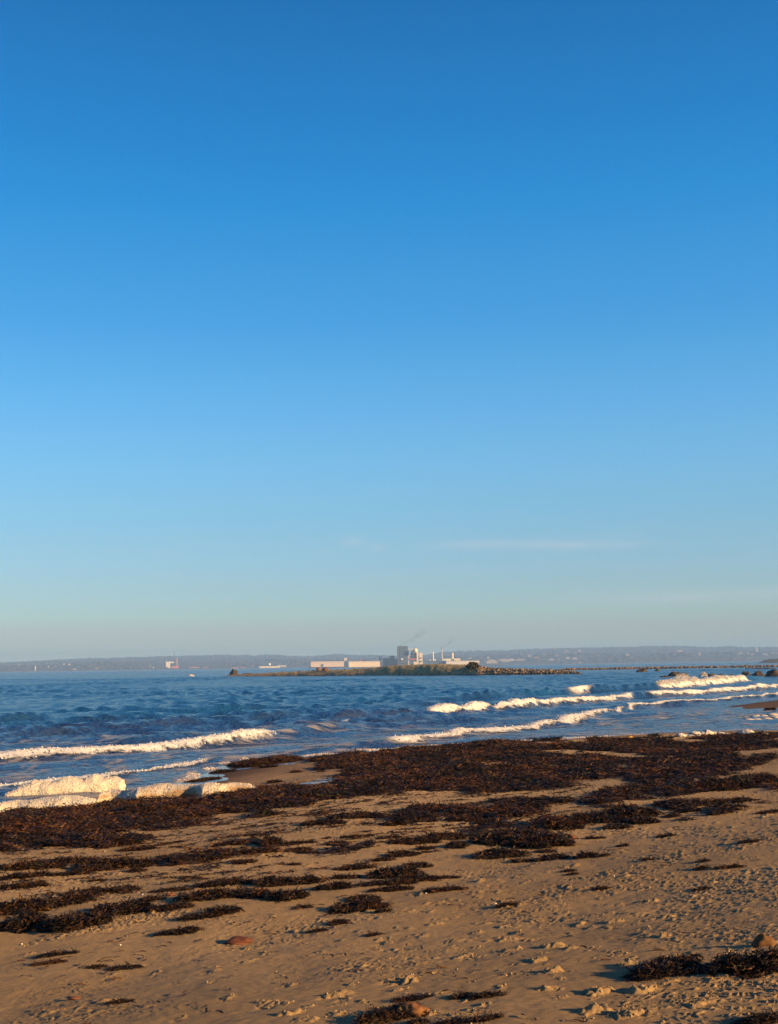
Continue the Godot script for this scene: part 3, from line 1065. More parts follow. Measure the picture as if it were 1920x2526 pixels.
func build_wrack_belt() -> void:
	var core_px := [[-60, 2022], [0, 2012], [110, 2002], [230, 1984], [330, 1978], [470, 1974], [560, 1962], [640, 1955], [720, 1942], [800, 1938], [866, 1922], [880, 1906], [850, 1893], [790, 1885], [745, 1878], [800, 1868], [900, 1860], [1000, 1851], [1100, 1844], [1200, 1838], [1330, 1829], [1500, 1823], [1700, 1820], [1920, 1815], [2000, 1812], [2000, 1925], [1920, 1925], [1750, 1958], [1500, 1986], [1300, 1992], [1150, 1986], [1000, 1966], [850, 1975], [700, 1996], [600, 2008], [480, 2022], [330, 2050], [200, 2082], [60, 2110], [-60, 2125]]
	var core := PackedVector2Array()
	for p in core_px:
		var g := ground(p[0], p[1])
		core.append(Vector2(g.x, g.z))
	var fringe := PackedVector2Array()
	for p in [[-60, 2090], [200, 2070], [480, 2015], [700, 1985], [1000, 1945], [1300, 1945], [1600, 1945], [1930, 1915], [2000, 1960], [1920, 1985], [1650, 2035], [1420, 2085], [1150, 2075], [900, 2110], [640, 2150], [400, 2150], [100, 2145], [-60, 2150]]:
		var g := ground(p[0], p[1])
		fringe.append(Vector2(g.x, g.z))
	var o := base("seaweed_belt")
	tag(o, "broad dark brown belt of washed-up seaweed along the waterline", "seaweed", "", "stuff")
	# the matted bed beneath, with holes where the sand shows
	var cell := 0.16
	var x0 := -11.0
	var z0 := -14.0
	var nc := int(29.0 / cell)
	var nr := int(37.0 / cell)
	var dens := PackedFloat32Array()
	dens.resize(nr * nc)
	var v := PackedVector3Array()
	var c := PackedColorArray()
	var skip := PackedByteArray()
	v.resize(nr * nc)
	c.resize(nr * nc)
	skip.resize(nr * nc)
	for i in nr:
		for j in nc:
			var x := x0 + j * cell
			var z := z0 - i * cell
			var k := i * nc + j
			var p := Vector2(x, z)
			var t := p.dot(ALONG)
			var m := shore_dist(x, z)
			var q := n_big.get_noise_2d(t * 1.6, m * 4.2 + 20.0) + 0.55 * n_mid.get_noise_2d(t * 0.9, m * 1.7) + 0.35 * n_mid.get_noise_2d(x * 2.6, z * 2.6)
			var d := 0.0
			var wob := p + Vector2(n_mid.get_noise_2d(x, z + 30.0), n_mid.get_noise_2d(x + 80.0, z)) * 0.6 + Vector2(n_big.get_noise_2d(x * 2.5, z * 2.5 + 30.0), n_big.get_noise_2d(x * 2.5 + 80.0, z * 2.5)) * 1.1 * smoothstep(2.5, 5.0, m)
			if Geometry2D.is_point_in_polygon(wob, core):
				d = lerpf(1.2, 0.9, smoothstep(-2.0, 5.0, x)) + 0.8 * q
				if not Geometry2D.is_point_in_polygon(wob + INLAND * 0.8, core): d -= 0.4
				d -= 1.15 * smoothstep(0.36, 0.56, n_big.get_noise_2d(x * 2.0 + 11.0, z * 1.15 + 5.0)) * smoothstep(3.0, 6.0, m)
				# open sand shows through more towards the right
				if x > 2.0: d -= 0.2 * smoothstep(6.0, 13.0, m + q * 3.0)
			elif Geometry2D.is_point_in_polygon(p, fringe):
				d = -0.06 + 1.1 * q - 0.4 * smoothstep(3.0, -1.0, x)
			dens[k] = d
			var rise := smoothstep(0.15, 0.75, d) * (0.05 + 0.03 * q + 0.05 * n_mid.get_noise_2d(x * 1.8, z * 1.8))
			v[k] = Vector3(x, land(x, z) - 0.03 + maxf(rise, 0.0), z)
			var w := 1.0 + 0.5 * n_mid.get_noise_2d(x * 4.0, z * 4.0)
			c[k] = Color(0.024 * w, 0.014 * w, 0.009 * w)
			skip[k] = 1 if d < 0.12 else 0
	obj("matted_bed", grid_mesh(v, c, nr, nc, skip), M.bed, o).set_meta("kind", "stuff")
	var where := [[], [], []]
	var tints := [[], [], []]
	for k in 240000:
		var x := x0 + rng.randf() * 28.8
		var z := z0 - rng.randf() * 36.8
		var i := int((z0 - z) / cell)
		var j := int((x - x0) / cell)
		if absf(x) > 0.36 * -z + 1.0: continue
		var d := dens[i * nc + j]
		if d < 0.08: continue
		if rng.randf() > d * 1.3 and d < 0.5: continue
		var far := -z
		if rng.randf() > 0.5 + 8.0 / far: continue
		var y := maxf(v[i * nc + j].y, land(x, z))
		var s := rng.randf_range(0.7, 1.25) * (0.8 + far * 0.016) * (0.6 + 0.4 * minf(d * 1.6, 1.0))
		var w := k % 3
		where[w].append(turned(Vector3(x, y + 0.012, z), s, rng.randf_range(0.4, 0.9), 0.25))
		var mm := shore_dist(x, z)
		var rust := 0.2 + 0.8 * n_mid.get_noise_2d(x * 0.5, z * 0.5) + 0.45 * smoothstep(6.5, 1.5, mm)
		tints[w].append(weed_tint(rust))
	for w in 3:
		scatter("weed_fronds", tuft(9, 0.15, 0.0095, 50 + w, 0.22), M.weed, where[w], tints[w], o)
	# lone shreds lying between the clumps
	where = []
	tints = []
	for k in 6500:
		var zz := 6.0 + 22.0 * pow(rng.randf(), 0.7)
		var x := rng.randf_range(-0.35, 0.35) * zz
		var m := shore_dist(x, -zz)
		if m < 3.0 or rng.randf() > 0.15 + 0.9 * smoothstep(15.0, 7.0, m): continue
		where.append(turned(Vector3(x, sand_at(x, -zz) + 0.009, -zz), rng.randf_range(0.25, 0.95), 0.45, 0.1))
		tints.append(weed_tint(0.5))
	for k in 1300:
		var t := -3.0 + 34.0 * pow(rng.randf(), 1.25)
		var m := 4.5 + 7.0 * pow(rng.randf(), 1.5)
		var mid := tn(t, look(shore_t, shore_m, t) + m)
		if -mid.y < 11.5 + 2.0 * rng.randf() or absf(mid.x) > 0.36 * -mid.y + 0.5: continue
		var reach := rng.randf_range(0.05, 0.22)
		var lean := rng.randf_range(-0.35, 0.35)
		for q in 8 + int(reach * 70.0):
			var e := rng.randf_range(-1.0, 1.0)
			var p := mid + (ALONG.rotated(lean) * 0.7 + Vector2(0.7, 0.0)) * e * reach + INLAND * rng.randf_range(-0.05, 0.05) * (1.2 - absf(e))
			where.append(turned(Vector3(p.x, sand_at(p.x, p.y) + 0.010, p.y), rng.randf_range(0.35, 0.85), 0.7, 0.3))
			tints.append(weed_tint(0.2))
	tag(scatter("weed_shreds", tuft(2, 0.11, 0.016, 91, 0.1), M.weed, where, tints), "fine shreds of dark weed strewn over the open sand", "")


func clump(label: String, group: String, parts: Array, rust := 0.15) -> void:
	# parts: [pixel x, pixel y, half width px, half height px, tilt]
	var first := ground(parts[0][0], parts[0][1] + parts[0][3])
	var o := base("seaweed_clump", first)
	tag(o, label, "seaweed", group)
	var where := [[], []]
	var tints := [[], []]
	var near_size := 1.0
	for q in parts:
		var g := ground(q[0], q[1] + q[3])
		var px := g.distance_to(Vector3(0, EYE, 0)) / F
		var a: float = q[2] * px
		var h: float = clampf(q[3] * px * 0.95, 0.012, 0.30)
		var far := g.distance_to(Vector3(0, EYE, 0))
		var b := clampf(0.4 * q[3] * far * far / ((EYE - g.y) * F), 0.04, a * 1.2)
		var yaw := 0.3 if q.size() < 5 else float(q[4])
		var mid := Vector3(g.x, 0, g.z - b * 0.9)
		# the packed core
		var nr := 13
		var nc := 27
		var v := PackedVector3Array()
		var c := PackedColorArray()
		var skip := PackedByteArray()
		for i in nr:
			for j in nc:
				var f := Vector2(lerpf(-1.05, 1.05, float(j) / (nc - 1)), lerpf(-1.05, 1.05, float(i) / (nr - 1)))
				var e := f.length_squared() * (1.0 + 0.5 * n_mid.get_noise_2d(f.x * 1.6 + g.x * 5.0, f.y * 1.6 + g.z * 5.0))
				var p := Vector2(f.x * a, -f.y * b).rotated(-yaw)
				var x := mid.x + p.x
				var z := mid.z + p.y
				var rise := h * 0.85 * sqrt(maxf(1.0 - e, 0.0)) * (0.8 + 0.5 * n_mid.get_noise_2d(x * 5.0, z * 5.0))
				v.append(Vector3(x, sand_at(x, z) - 0.01 + rise, z) - first)
				c.append(Color(0.02, 0.013, 0.009))
				skip.append(1 if e > 1.0 else 0)
		var bed := grid_mesh(v, c, nr, nc, skip)
		if bed.get_surface_count(): obj("matted_bed", bed, M.bed, o)
		var s0 := clampf(0.35 + g.distance_to(Vector3.ZERO) * 0.035, 0.5, 1.0) * clampf(0.4 + h * 7.0, 0.45, 1.0)
		var count := int(clampf(a * b * PI * 800.0 / (s0 * s0), 10, 2600))
		for k in count:
			var f := Vector2(rng.randf_range(-1.08, 1.08), rng.randf_range(-1.08, 1.08))
			var e := f.length_squared() * (1.0 + 0.5 * n_mid.get_noise_2d(f.x * 1.6 + g.x * 5.0, f.y * 1.6 + g.z * 5.0))
			if e > 1.12: continue
			var p := Vector2(f.x * a, -f.y * b).rotated(-yaw)
			var x := mid.x + p.x
			var z := mid.z + p.y
			var y := sand_at(x, z) - 0.006 + h * 0.85 * sqrt(maxf(1.0 - e, 0.0)) * (0.8 + 0.5 * n_mid.get_noise_2d(x * 5.0, z * 5.0))
			where[k % 2].append(turned(Vector3(x, y + 0.008, z) - first, s0 * rng.randf_range(0.6, 1.15) * (1.0 if e < 0.8 else 0.7), rng.randf_range(0.5, 1.25)))
			tints[k % 2].append(weed_tint(rust - 0.15 + 0.3 * n_mid.get_noise_2d(x * 2.0, z * 2.0)))
	for w in 2:
		if where[w].size(): scatter("fronds", tuft(10, 0.115, 0.0085, 70 + w, 0.28), M.weed, where[w], tints[w], o)


func build_clumps() -> void:
	clump("largest dark seaweed heap cut by the left edge, in front of loose golden sand", "", [[50, 2233, 80, 23], [46, 2271, 60, 28], [171, 2269, 80, 28], [164, 2218, 54, 15], [248, 2195, 84, 11]])
	clump("dark seaweed ridge with a thin tail, right behind the loose golden sand patch", "", [[293, 2237, 76, 21], [362, 2219, 42, 6]])
	clump("oval seaweed clump between the left heap and the two-arm drift", "", [[415, 2237, 52, 11]])
	clump("low slanting seaweed strip below the two-arm drift", "", [[500, 2256, 60, 11, 0.5], [550, 2244, 40, 13]])
	clump("small thick slanting seaweed strip alone on smooth sand above the red stone", "", [[405, 2303, 26, 5], [452, 2295, 38, 9]])
	clump("long seaweed bank with a dip in its middle, nearest the belt at the left edge", "", [[76, 2132, 68, 13], [20, 2136, 30, 5], [274, 2126, 84, 17], [225, 2140, 44, 10], [170, 2122, 60, 9]])
	clump("narrow wedge of seaweed with a lumpy right end above the lone scraps", "", [[438, 2115, 61, 9, 0.45], [522, 2103, 36, 13], [545, 2112, 22, 8]])
	clump("thin seaweed line running level from the left edge", "", [[57, 2160, 60, 7], [171, 2155, 56, 5]])
	clump("short low seaweed band at the left edge under the thin line", "", [[45, 2184, 60, 8]])
	clump("small pointed seaweed scrap on bare sand under the long seaweed bank", "", [[335, 2147, 20, 5]])
	clump("two-arm seaweed drift in the middle left, the widest on the open sand", "", [[533, 2202, 104, 17], [560, 2175, 80, 10], [419, 2195, 46, 5], [663, 2172, 34, 16], [728, 2168, 64, 15], [705, 2206, 50, 17], [640, 2200, 40, 16]])
	clump("flat-backed seaweed piece touching the right tip of the two-arm drift", "", [[823, 2184, 48, 11], [853, 2161, 38, 7]])
	clump("tall central seaweed hump with a long tail to each side", "", [[971, 2146, 66, 20], [876, 2138, 46, 8], [1032, 2132, 32, 9], [956, 2176, 70, 8], [1030, 2164, 50, 11], [1090, 2164, 44, 5]])
	clump("thin bar of seaweed lying under the central hump", "", [[964, 2192, 54, 7]])
	clump("isolated seaweed wisp with a spiky top right of the thin bar", "", [[1093, 2193, 52, 7], [1108, 2188, 16, 6]])
	clump("two-lobed seaweed mound alone in the middle of the sand with a blue shadow", "", [[884, 2232, 74, 18], [895, 2214, 38, 12]])
	clump("little square seaweed bit at the foot of the two-lobed mound", "", [[944, 2246, 17, 6]])
	clump("slanting seaweed strip with a thin neck above the central hump", "", [[990, 2105, 44, 9, 0.5], [945, 2119, 28, 6]])
	clump("smooth seaweed pat right of the slanting strip, under the long bar", "", [[1131, 2083, 26, 9]])
	clump("small seaweed scrap just right of the slanting strip", "", [[1052, 2091, 24, 6]])
	clump("long seaweed bar stretching towards the big double heap", "", [[1021, 2073, 58, 10], [1097, 2061, 58, 11, 0.4]])
	clump("big double seaweed heap in the middle right, the tallest on the open sand", "", [[1234, 2066, 58, 20], [1234, 2100, 66, 17], [1337, 2070, 88, 22], [1290, 2056, 60, 14], [1395, 2080, 24, 8], [1290, 2122, 28, 6]])
	clump("small oval seaweed bit under the right end of the big double heap", "", [[1349, 2098, 24, 6]])
	clump("solid oval seaweed mat under the big double heap", "", [[1362, 2113, 40, 9]])
	clump("feathery seaweed scrap with a long right tail, right of the oval mat", "", [[1450, 2109, 34, 8], [1485, 2111, 20, 3]])
	clump("ragged thick seaweed drift just below the belt, with sand all round it", "", [[1566, 2000, 66, 18], [1590, 2022, 40, 11], [1520, 2022, 40, 8]], 0.1)
	clump("seaweed strip trailing left of the ragged thick drift", "", [[1444, 2018, 96, 14], [1390, 2036, 50, 12]], 0.1)
	clump("thin slanting seaweed streak below the belt, long and thin at the right", "", [[1764, 1978, 114, 7, 0.4], [1661, 1981, 40, 9], [1699, 1999, 34, 5]], 0.1)
	clump("black seaweed bank on the right margin of the belt", "", [[1800, 1930, 90, 18], [1890, 1920, 50, 16]], 0.05)
	clump("seaweed drift hanging left below the belt in mid view", "", [[1051, 1989, 48, 13], [1110, 1990, 40, 6]], 0.1)
	clump("double seaweed streak between the drift in mid view and the big double heap", "", [[1150, 2018, 40, 9], [1211, 2027, 36, 8], [1180, 2000, 80, 6]], 0.1)
	clump("low seaweed tongue left of the drift in mid view", "", [[884, 2008, 76, 11], [800, 2027, 52, 8]], 0.1)
	clump("small seaweed island between the low tongue and the double streak", "", [[971, 2031, 32, 6], [1050, 2024, 30, 4]], 0.1)
	clump("rounded heap of rust brown seaweed at the water's edge by the sand spit", "", [[650, 1874, 86, 15], [600, 1880, 36, 10], [690, 1868, 50, 12]], 0.75)
	clump("dark seaweed fringe on the waterline left of the rust brown heap", "", [[548, 1902, 30, 5], [500, 1922, 46, 5, 0.6]], 0.1)
	clump("small dark seaweed lump at the wash edge, right of the rust brown heap", "", [[1010, 1843, 18, 6], [1090, 1842, 18, 3]], 0.1)
	clump("three dark weed bits on the bare sand spit", "", [[730, 1902, 12, 4], [792, 1902, 8, 3], [676, 1928, 16, 4], [660, 1890, 20, 4]], 0.3)
	clump("dark seaweed patch on the brown sand bar at the right edge", "", [[1912, 1749, 16, 5]], 0.2)
	clump("steep black seaweed mound in the right foreground", "", [[1660, 2374, 96, 26, 0.75], [1607, 2405, 52, 13], [1725, 2392, 66, 10], [1580, 2400, 30, 14]], 0.05)
	clump("black seaweed heap under the orange stone at the right edge", "", [[1862, 2372, 62, 32], [1905, 2362, 44, 40], [1800, 2385, 50, 18]], 0.05)
	clump("seaweed patch in the bottom right corner", "", [[1880, 2512, 56, 18]], 0.1)
	clump("seaweed plume tied round the orange stone at the bottom edge", "", [[940, 2500, 66, 24, 0.6], [975, 2490, 34, 26], [1000, 2480, 30, 10], [1035, 2500, 20, 10]], 0.35)
	clump("faint seaweed wisp above the stone at the bottom edge", "", [[1021, 2463, 46, 5]], 0.2)
	clump("flat dark weed smear right of the stone at the bottom edge", "", [[1204, 2455, 42, 7], [1140, 2458, 28, 5]], 0.1)
	clump("dark weed lying in the lowest right hollow of the foreground", "", [[1185, 2513, 50, 8], [1120, 2520, 40, 6], [1032, 2522, 26, 5]], 0.1)
	clump("dark comb-like weed strip at the lower left", "", [[141, 2354, 48, 5]], 0.1)
	clump("brown fuzzy weed strip under the comb-like one", "", [[118, 2374, 36, 5]], 0.7)
	clump("dark weed tuft with a thin left tail at the lower left", "", [[316, 2385, 32, 6], [285, 2392, 20, 2]], 0.1)
	for s in [[240, 2387, 20, 2], [293, 2473, 28, 4], [747, 2237, 24, 4], [834, 2275, 28, 6], [781, 2298, 24, 3], [920, 2308, 20, 2], [1253, 2233, 28, 5], [1470, 2067, 24, 3], [1540, 2084, 16, 4], [1646, 2061, 24, 4], [1802, 2138, 36, 5], [1733, 2141, 20, 4], [1486, 2191, 24, 5], [1600, 2120, 16, 3], [1406, 2148, 18, 3], [1740, 2122, 16, 4], [1415, 2156, 14, 3], [1850, 2075, 30, 4], [1528, 2038, 34, 7], [1661, 2012, 20, 4], [1900, 2003, 26, 4], [240, 2172, 22, 3], [470, 2165, 28, 3], [600, 2126, 30, 5], [590, 2104, 26, 4], [640, 2098, 50, 8], [720, 2080, 60, 4], [740, 2096, 30, 5], [760, 2102, 26, 3], [825, 2080, 32, 5], [880, 2062, 40, 4], [960, 2066, 30, 3], [660, 2075, 30, 12], [560, 2080, 40, 6], [340, 2092, 44, 6], [1730, 2195, 24, 3], [1860, 2410, 20, 4], [730, 2132, 14, 3]]:
		var tail := beside(s[0], s[1])
		var size := "plump" if s[3] >= 8 else ("thin" if s[3] <= 3 else ("long" if s[2] >= 40 else "small"))
		clump(unique("%s dark scrap of seaweed %s" % [size, tail], ["%s dark seaweed shred %s, farther off", "%s brown-black weed scrap %s, farthest off", "%s weed fleck %s, the last one"], size, tail), "small scraps of seaweed scattered on the sand", [s], 0.25)


const NEAR := [[100, 2250, "the big left heap"], [300, 2237, "the ridge behind the golden sand"], [180, 2130, "the long seaweed bank"], [470, 2112, "the narrow weed wedge"], [600, 2195, "the two-arm drift"], [971, 2150, "the tall central hump"], [884, 2232, "the two-lobed mound"], [1093, 2193, "the spiky wisp"], [1060, 2068, "the long weed bar"], [1280, 2080, "the big double heap"], [1362, 2113, "the oval mat"], [1467, 2109, "the feathery scrap"], [1566, 2005, "the ragged thick drift"], [1764, 1980, "the thin slanting streak"], [884, 2008, "the low weed tongue"], [1660, 2380, "the steep black mound"], [588, 2321, "the rust red stone"], [1000, 2495, "the stone at the bottom edge"], [141, 2360, "the comb-like strip"], [300, 2030, "the belt's lower edge"], [670, 2000, "the belt's lower edge"]]
var used := {}


# where a small thing lies: the nearest thing one can find, and on which side of it
func beside(px: float, py: float) -> String:
	var best := 1e9
	var text := ""
	for n in NEAR:
		var dx: float = px - n[0]
		var dy: float = (py - n[1]) * 2.2
		var d := dx * dx + dy * dy
		if d < best:
			best = d
			var side := "right of" if dx > 0.0 else "left of"
			if absf(dy) > absf(dx): side = "below" if dy > 0.0 else "above"
			text = "lying %s %s" % [side, n[2]]
	return text


func unique(text: String, others: Array, a: String, b: String) -> String:
	for o in others:
		if not used.has(text): break
		text = o % [a, b]
	used[text] = true
	return text


# ------------------------------------------------------------------ stones and clods
func build_stones() -> void:
	for s in [
		[588, 2327, 30, 11, Color(0.085, 0.032, 0.018), "rust red stone lying flat on the sand in the lower left"],
		[421, 2210, 10, 5, Color(0.12, 0.045, 0.023), "little red stone beside the two-arm seaweed drift"],
		[184, 2466, 14, 5, Color(0.12, 0.05, 0.025), "little orange stone near the lower left corner"],
		[1022, 2506, 30, 20, Color(0.13, 0.06, 0.022), "orange stone half wrapped in seaweed at the bottom edge"],
		[992, 2508, 14, 16, Color(0.21, 0.14, 0.07), "pale tan stone beside the orange stone at the bottom edge"],
		[1900, 2340, 24, 22, Color(0.10, 0.05, 0.018), "orange brown stone on top of the seaweed at the right edge"],
		[1410, 2068, 10, 7, Color(0.16, 0.062, 0.024), "orange pebble at the right tip of the big double heap"],
		[1556, 1824, 7, 6, Color(0.62, 0.33, 0.05), "yellow orange scrap on the seaward edge of the belt"],
	]:
		var g := ground(s[0], s[1])
		var px := g.distance_to(Vector3(0, EYE, 0)) / F
		var o := obj("stone", painted(lump(Vector3(s[2] * px, s[3] * px * 0.9, s[2] * px * 0.7), s[0] * 0.11, 0.5, 20, 14, 0.9), s[4], 0.5), M.stone)
		o.position = Vector3(g.x, sand_at(g.x, g.z) + s[3] * px * 0.35, g.z)
		if s[0] == 1900: o.position += Vector3(0.0, -0.02, -0.12)
		tag(o, s[5], "stone", "stones lying on the beach")
	var proto: MeshInstance3D = null
	for s in [[54, 2331], [297, 2333], [352, 2207], [259, 2101], [1223, 2230], [1051, 2205], [1515, 2162]]:
		var g := ground(s[0], s[1])
		var o: MeshInstance3D
		if proto == null:
			proto = obj("shell_fragment", lump(Vector3(0.010, 0.005, 0.008), 5.0, 0.5, 10, 6), M.white)
			o = proto
		else:
			o = proto.duplicate()
			o.name = numbered("shell_fragment")
			add_child(o)
		o.position = Vector3(g.x, sand_at(g.x, g.z) + 0.005, g.z)
		o.rotation.y = rng.randf() * TAU
		o.scale = Vector3.ONE
		tag(o, unique("tiny white shell fragment " + beside(s[0], s[1]), ["%s white shell chip %s, farther off", "%s pale shell chip %s"], "tiny", beside(s[0], s[1])), "shell", "tiny white shell fragments on the beach")


func build_clods() -> void:
	var where := []
	var tints := []
	var nc := sand_cols.size()
	var tries := 0
	while where.size() < 4500 and tries < 500000:
		tries += 1
		var zz := 5.4 + 17.0 * pow(rng.randf(), 1.4)
		var i := sand_row(-zz)
		if i < 0 or i >= sand_rows.size(): continue
		var hw := half_width(sand_rows[i])
		var u := rng.randf_range(-1.0, 1.0)
		var j := fine_first + int((u + 1.0) * 370.0)
		var d := sand_d[i * nc + j]
		if d < 0.2 or rng.randf() > d: continue
		var s := 0.002 + 0.0065 * pow(rng.randf(), 2.5)
		where.append(turned(Vector3(u * hw, sand_h[i * nc + j] + s * 0.25, -sand_rows[i] + rng.randf_range(-0.01, 0.01)), s, rng.randf_range(0.6, 1.0), 3.0))
		var w := rng.randf_range(0.85, 1.1)
		tints.append(Color(0.27 * w, 0.195 * w, 0.10 * w))
	tag(scatter("sand_clods", lump(Vector3.ONE, 2.0, 0.7, 7, 5, 1.2), M.stone, where, tints), "loose crumbs and clods of trodden sand", "")


# ------------------------------------------------------------------ islet and reef
func build_islet() -> void:
	var top_x := PackedFloat32Array([548, 570, 640, 700, 760, 800, 860, 930, 960, 1000, 1050, 1080, 1110, 1140, 1175, 1195, 1240, 1300, 1380, 1420, 1440])
	var top_y := PackedFloat32Array([1669, 1664, 1660, 1657, 1654, 1652, 1650, 1645, 1641, 1639, 1637, 1636, 1637, 1638, 1639, 1646, 1649, 1651, 1653, 1657, 1664])
	var nc := 300
	var nr := 44
	var v := PackedVector3Array()
	var c := PackedColorArray()
	for i in nr:
		var f := float(i) / (nr - 1)
		for j in nc:
			var px := lerpf(545.0, 1444.0, float(j) / (nc - 1))
			var foot := sea_point(px, lerpf(1669.5, 1664.0, (px - 545.0) / 900.0))
			var dist := minf(Vector2(foot.x, foot.z).length(), 400.0)
			var dir := Vector2(foot.x, foot.z).normalized()
			var r := ray(px, look(top_x, top_y, px))
			var crest: float = EYE + r.y / Vector2(r.x, r.z).length() * (dist + 8.0)
			var prof := sin(PI * pow(clampf(f, 0.0, 1.0), 0.8))
			var p := dir * (dist + f * 20.0 + 0.7 * n_frac.get_noise_2d(px * 0.5, 5.0))
			var h := -0.3 + (crest + 0.15) * prof
			h += prof * (0.10 * n_frac.get_noise_2d(p.x * 22.0, p.y * 22.0) + 0.07 * n_frac.get_noise_2d(p.x * 80.0, p.y * 80.0))
			v.append(Vector3(p.x, h, p.y))
			var q := n_frac.get_noise_2d(p.x * 30.0, p.y * 30.0) + 0.5 * n_frac.get_noise_2d(p.x * 110.0, p.y * 110.0)
			var col := Color(0.055, 0.042, 0.028)
			var grass := Color(0.23, 0.215, 0.085).lerp(Color(0.33, 0.24, 0.11), clampf(0.5 + 1.6 * q, 0.0, 1.0))
			col = col.lerp(Color(0.27, 0.185, 0.09), smoothstep(-0.1, 0.35, h + q * 0.4))
			col = col.lerp(grass, smoothstep(0.45, 1.1, h + q * 0.7))
			c.append(col * (1.0 + 0.5 * q))
	tag(obj("islet_ground", grid_mesh(v, c, nr, nc), M.rock), "", "", "", "structure")
	# stones all over its shore
	var where := []
	var tints := []
	for k in 3200:
		var j := rng.randi_range(0, nc - 1)
		var i := rng.randi_range(0, 20)
		var p := v[i * nc + j]
		var right := smoothstep(180.0, 240.0, j)
		if p.y < -0.2 or p.y > 2.2 and rng.randf() > 0.1: continue
		if rng.randf() > 0.10 + 0.90 * right: continue
		var s := rng.randf_range(0.10, 0.32) * (1.0 + 0.3 * right)
		where.append(turned(p + Vector3(rng.randf_range(-0.2, 0.2), s * 0.2, rng.randf_range(-0.5, 0.5)), s, rng.randf_range(0.4, 0.75), 0.6))
		var w := rng.randf_range(0.05, 0.13) + (0.09 * right if rng.randf() < 0.4 else 0.0)
		if p.y < 0.35: w *= 0.35
		tints.append(Color(w, w * 0.8, w * 0.55))
	tag(scatter("islet_stones", lump(Vector3.ONE, 9.0, 0.7, 8, 6, 0.9), M.stone, where, tints), "brown and pale stones covering the shore of the islet", "")
	for s in [[783, 1652, 6, 6, "left of the two rusty boulders on the islet's sloping left end"], [800, 1652, 8, 5, "right of the two rusty boulders on the islet's sloping left end"]]:
		var g := sea_point(s[0], 1668)
		var px := g.length() / F
		var o := obj("boulder", painted(lump(Vector3(s[2] * px, s[3] * px, s[2] * px), s[0], 0.5, 14, 10), Color(0.13, 0.065, 0.035), 0.4), M.rock)
		var r := ray(s[0], s[1])
		var d := Vector2(g.x, g.z).length() + 7.0
		o.position = Vector3(g.x, EYE + r.y / Vector2(r.x, r.z).length() * d, g.z - 7.0)
		tag(o, s[4], "boulder", "rusty boulders on the islet")
	# the round bush at its right end
	var g := sea_point(1172, 1666)
	var bush := base("bush", Vector3(g.x, 2.0, g.z - 8.0))
	tag(bush, "round dark green bush at the right end of the islet", "bush")
	var px := g.length() / F
	where = []
	tints = []
	for k in 900:
		var a := rng.randf() * TAU
		var e := acos(rng.randf())
		var rr := pow(rng.randf(), 0.4)
		var d := Vector3(sin(e) * cos(a) * 16.0, cos(e) * 12.0, sin(e) * sin(a) * 12.0) * px * rr
		if d.x < -8.0 * px: d.y *= 0.8
		where.append(turned(d, rng.randf_range(0.6, 1.5), 1.0, 1.5))
		var w := rng.randf_range(0.6, 1.3)
		tints.append(Color(0.050 * w, 0.050 * w, 0.022 * w))
	scatter("leaves", tuft(6, 0.3, 0.12, 33, 0.9), M.bed, where, tints, bush)
	var st := mat(Color(0.05, 0.035, 0.02))
	var cyl := CylinderMesh.new()
	cyl.top_radius = 0.05
	cyl.bottom_radius = 0.1
	cyl.height = 1.4
	cyl.radial_segments = 7
	obj("stem", cyl, st, bush).position.y = 0.1
	# the low line of stones running right from the islet
	where = []
	tints = []
	for k in 2600:
		var x := rng.randf_range(1405.0, 2060.0)
		var yy := lerpf(1652.5, 1645.0, (x - 1420.0) / 500.0)
		var f := sea_point(x, yy)
		f.z += rng.randf_range(-6.0, 6.0)
		f.x += rng.randf_range(-4.0, 4.0)
		var thick := 0.45 + 0.5 * n_frac.get_noise_2d(x * 2.5, 3.0)
		if x > 1520.0 and rng.randf() > 0.8: continue
		f.y = rng.randf_range(-0.1, maxf(thick, 0.1))
		var s := rng.randf_range(0.2, 0.6)
		where.append(turned(f, s, rng.randf_range(0.55, 0.9), 0.4))
		var w := rng.randf_range(0.05, 0.2)
		tints.append(Color(w, w * 0.72, w * 0.48))
	var reef := base("stone_reef")
	tag(reef, "low line of brown stones running from the islet to the right", "reef")
	scatter("stones", lump(Vector3.ONE, 12.0, 0.7, 8, 6, 0.9), M.stone, where, tints, reef)
	where = []
	tints = []
	for k in 300:
		var x := rng.randf_range(1842.0, 1990.0)
		var f := sea_point(x, 1651.0 - (x - 1842.0) * 0.01)
		f.z += rng.randf_range(-1.0, 1.0)
		f.y = rng.randf_range(-0.1, 0.25)
		where.append(turned(f, rng.randf_range(0.15, 0.45), 0.6, 0.4))
		var w := rng.randf_range(0.04, 0.1)
		tints.append(Color(w, w * 0.8, w * 0.6))
	var reef2 := base("stone_reef")
	tag(reef2, "short lower row of dark stones under the stone reef at the right edge", "reef")
	scatter("stones", lump(Vector3.ONE, 12.0, 0.7, 8, 6, 0.9), M.stone, where, tints, reef2)


# ------------------------------------------------------------------ the far shore
const COAST := 5300.0


func heading(px: float) -> Vector2:
	var r := ray(px, 1644.0 - 27.0 * (px - 960.0) / 1920.0)
	return Vector2(r.x, r.z).normalized()


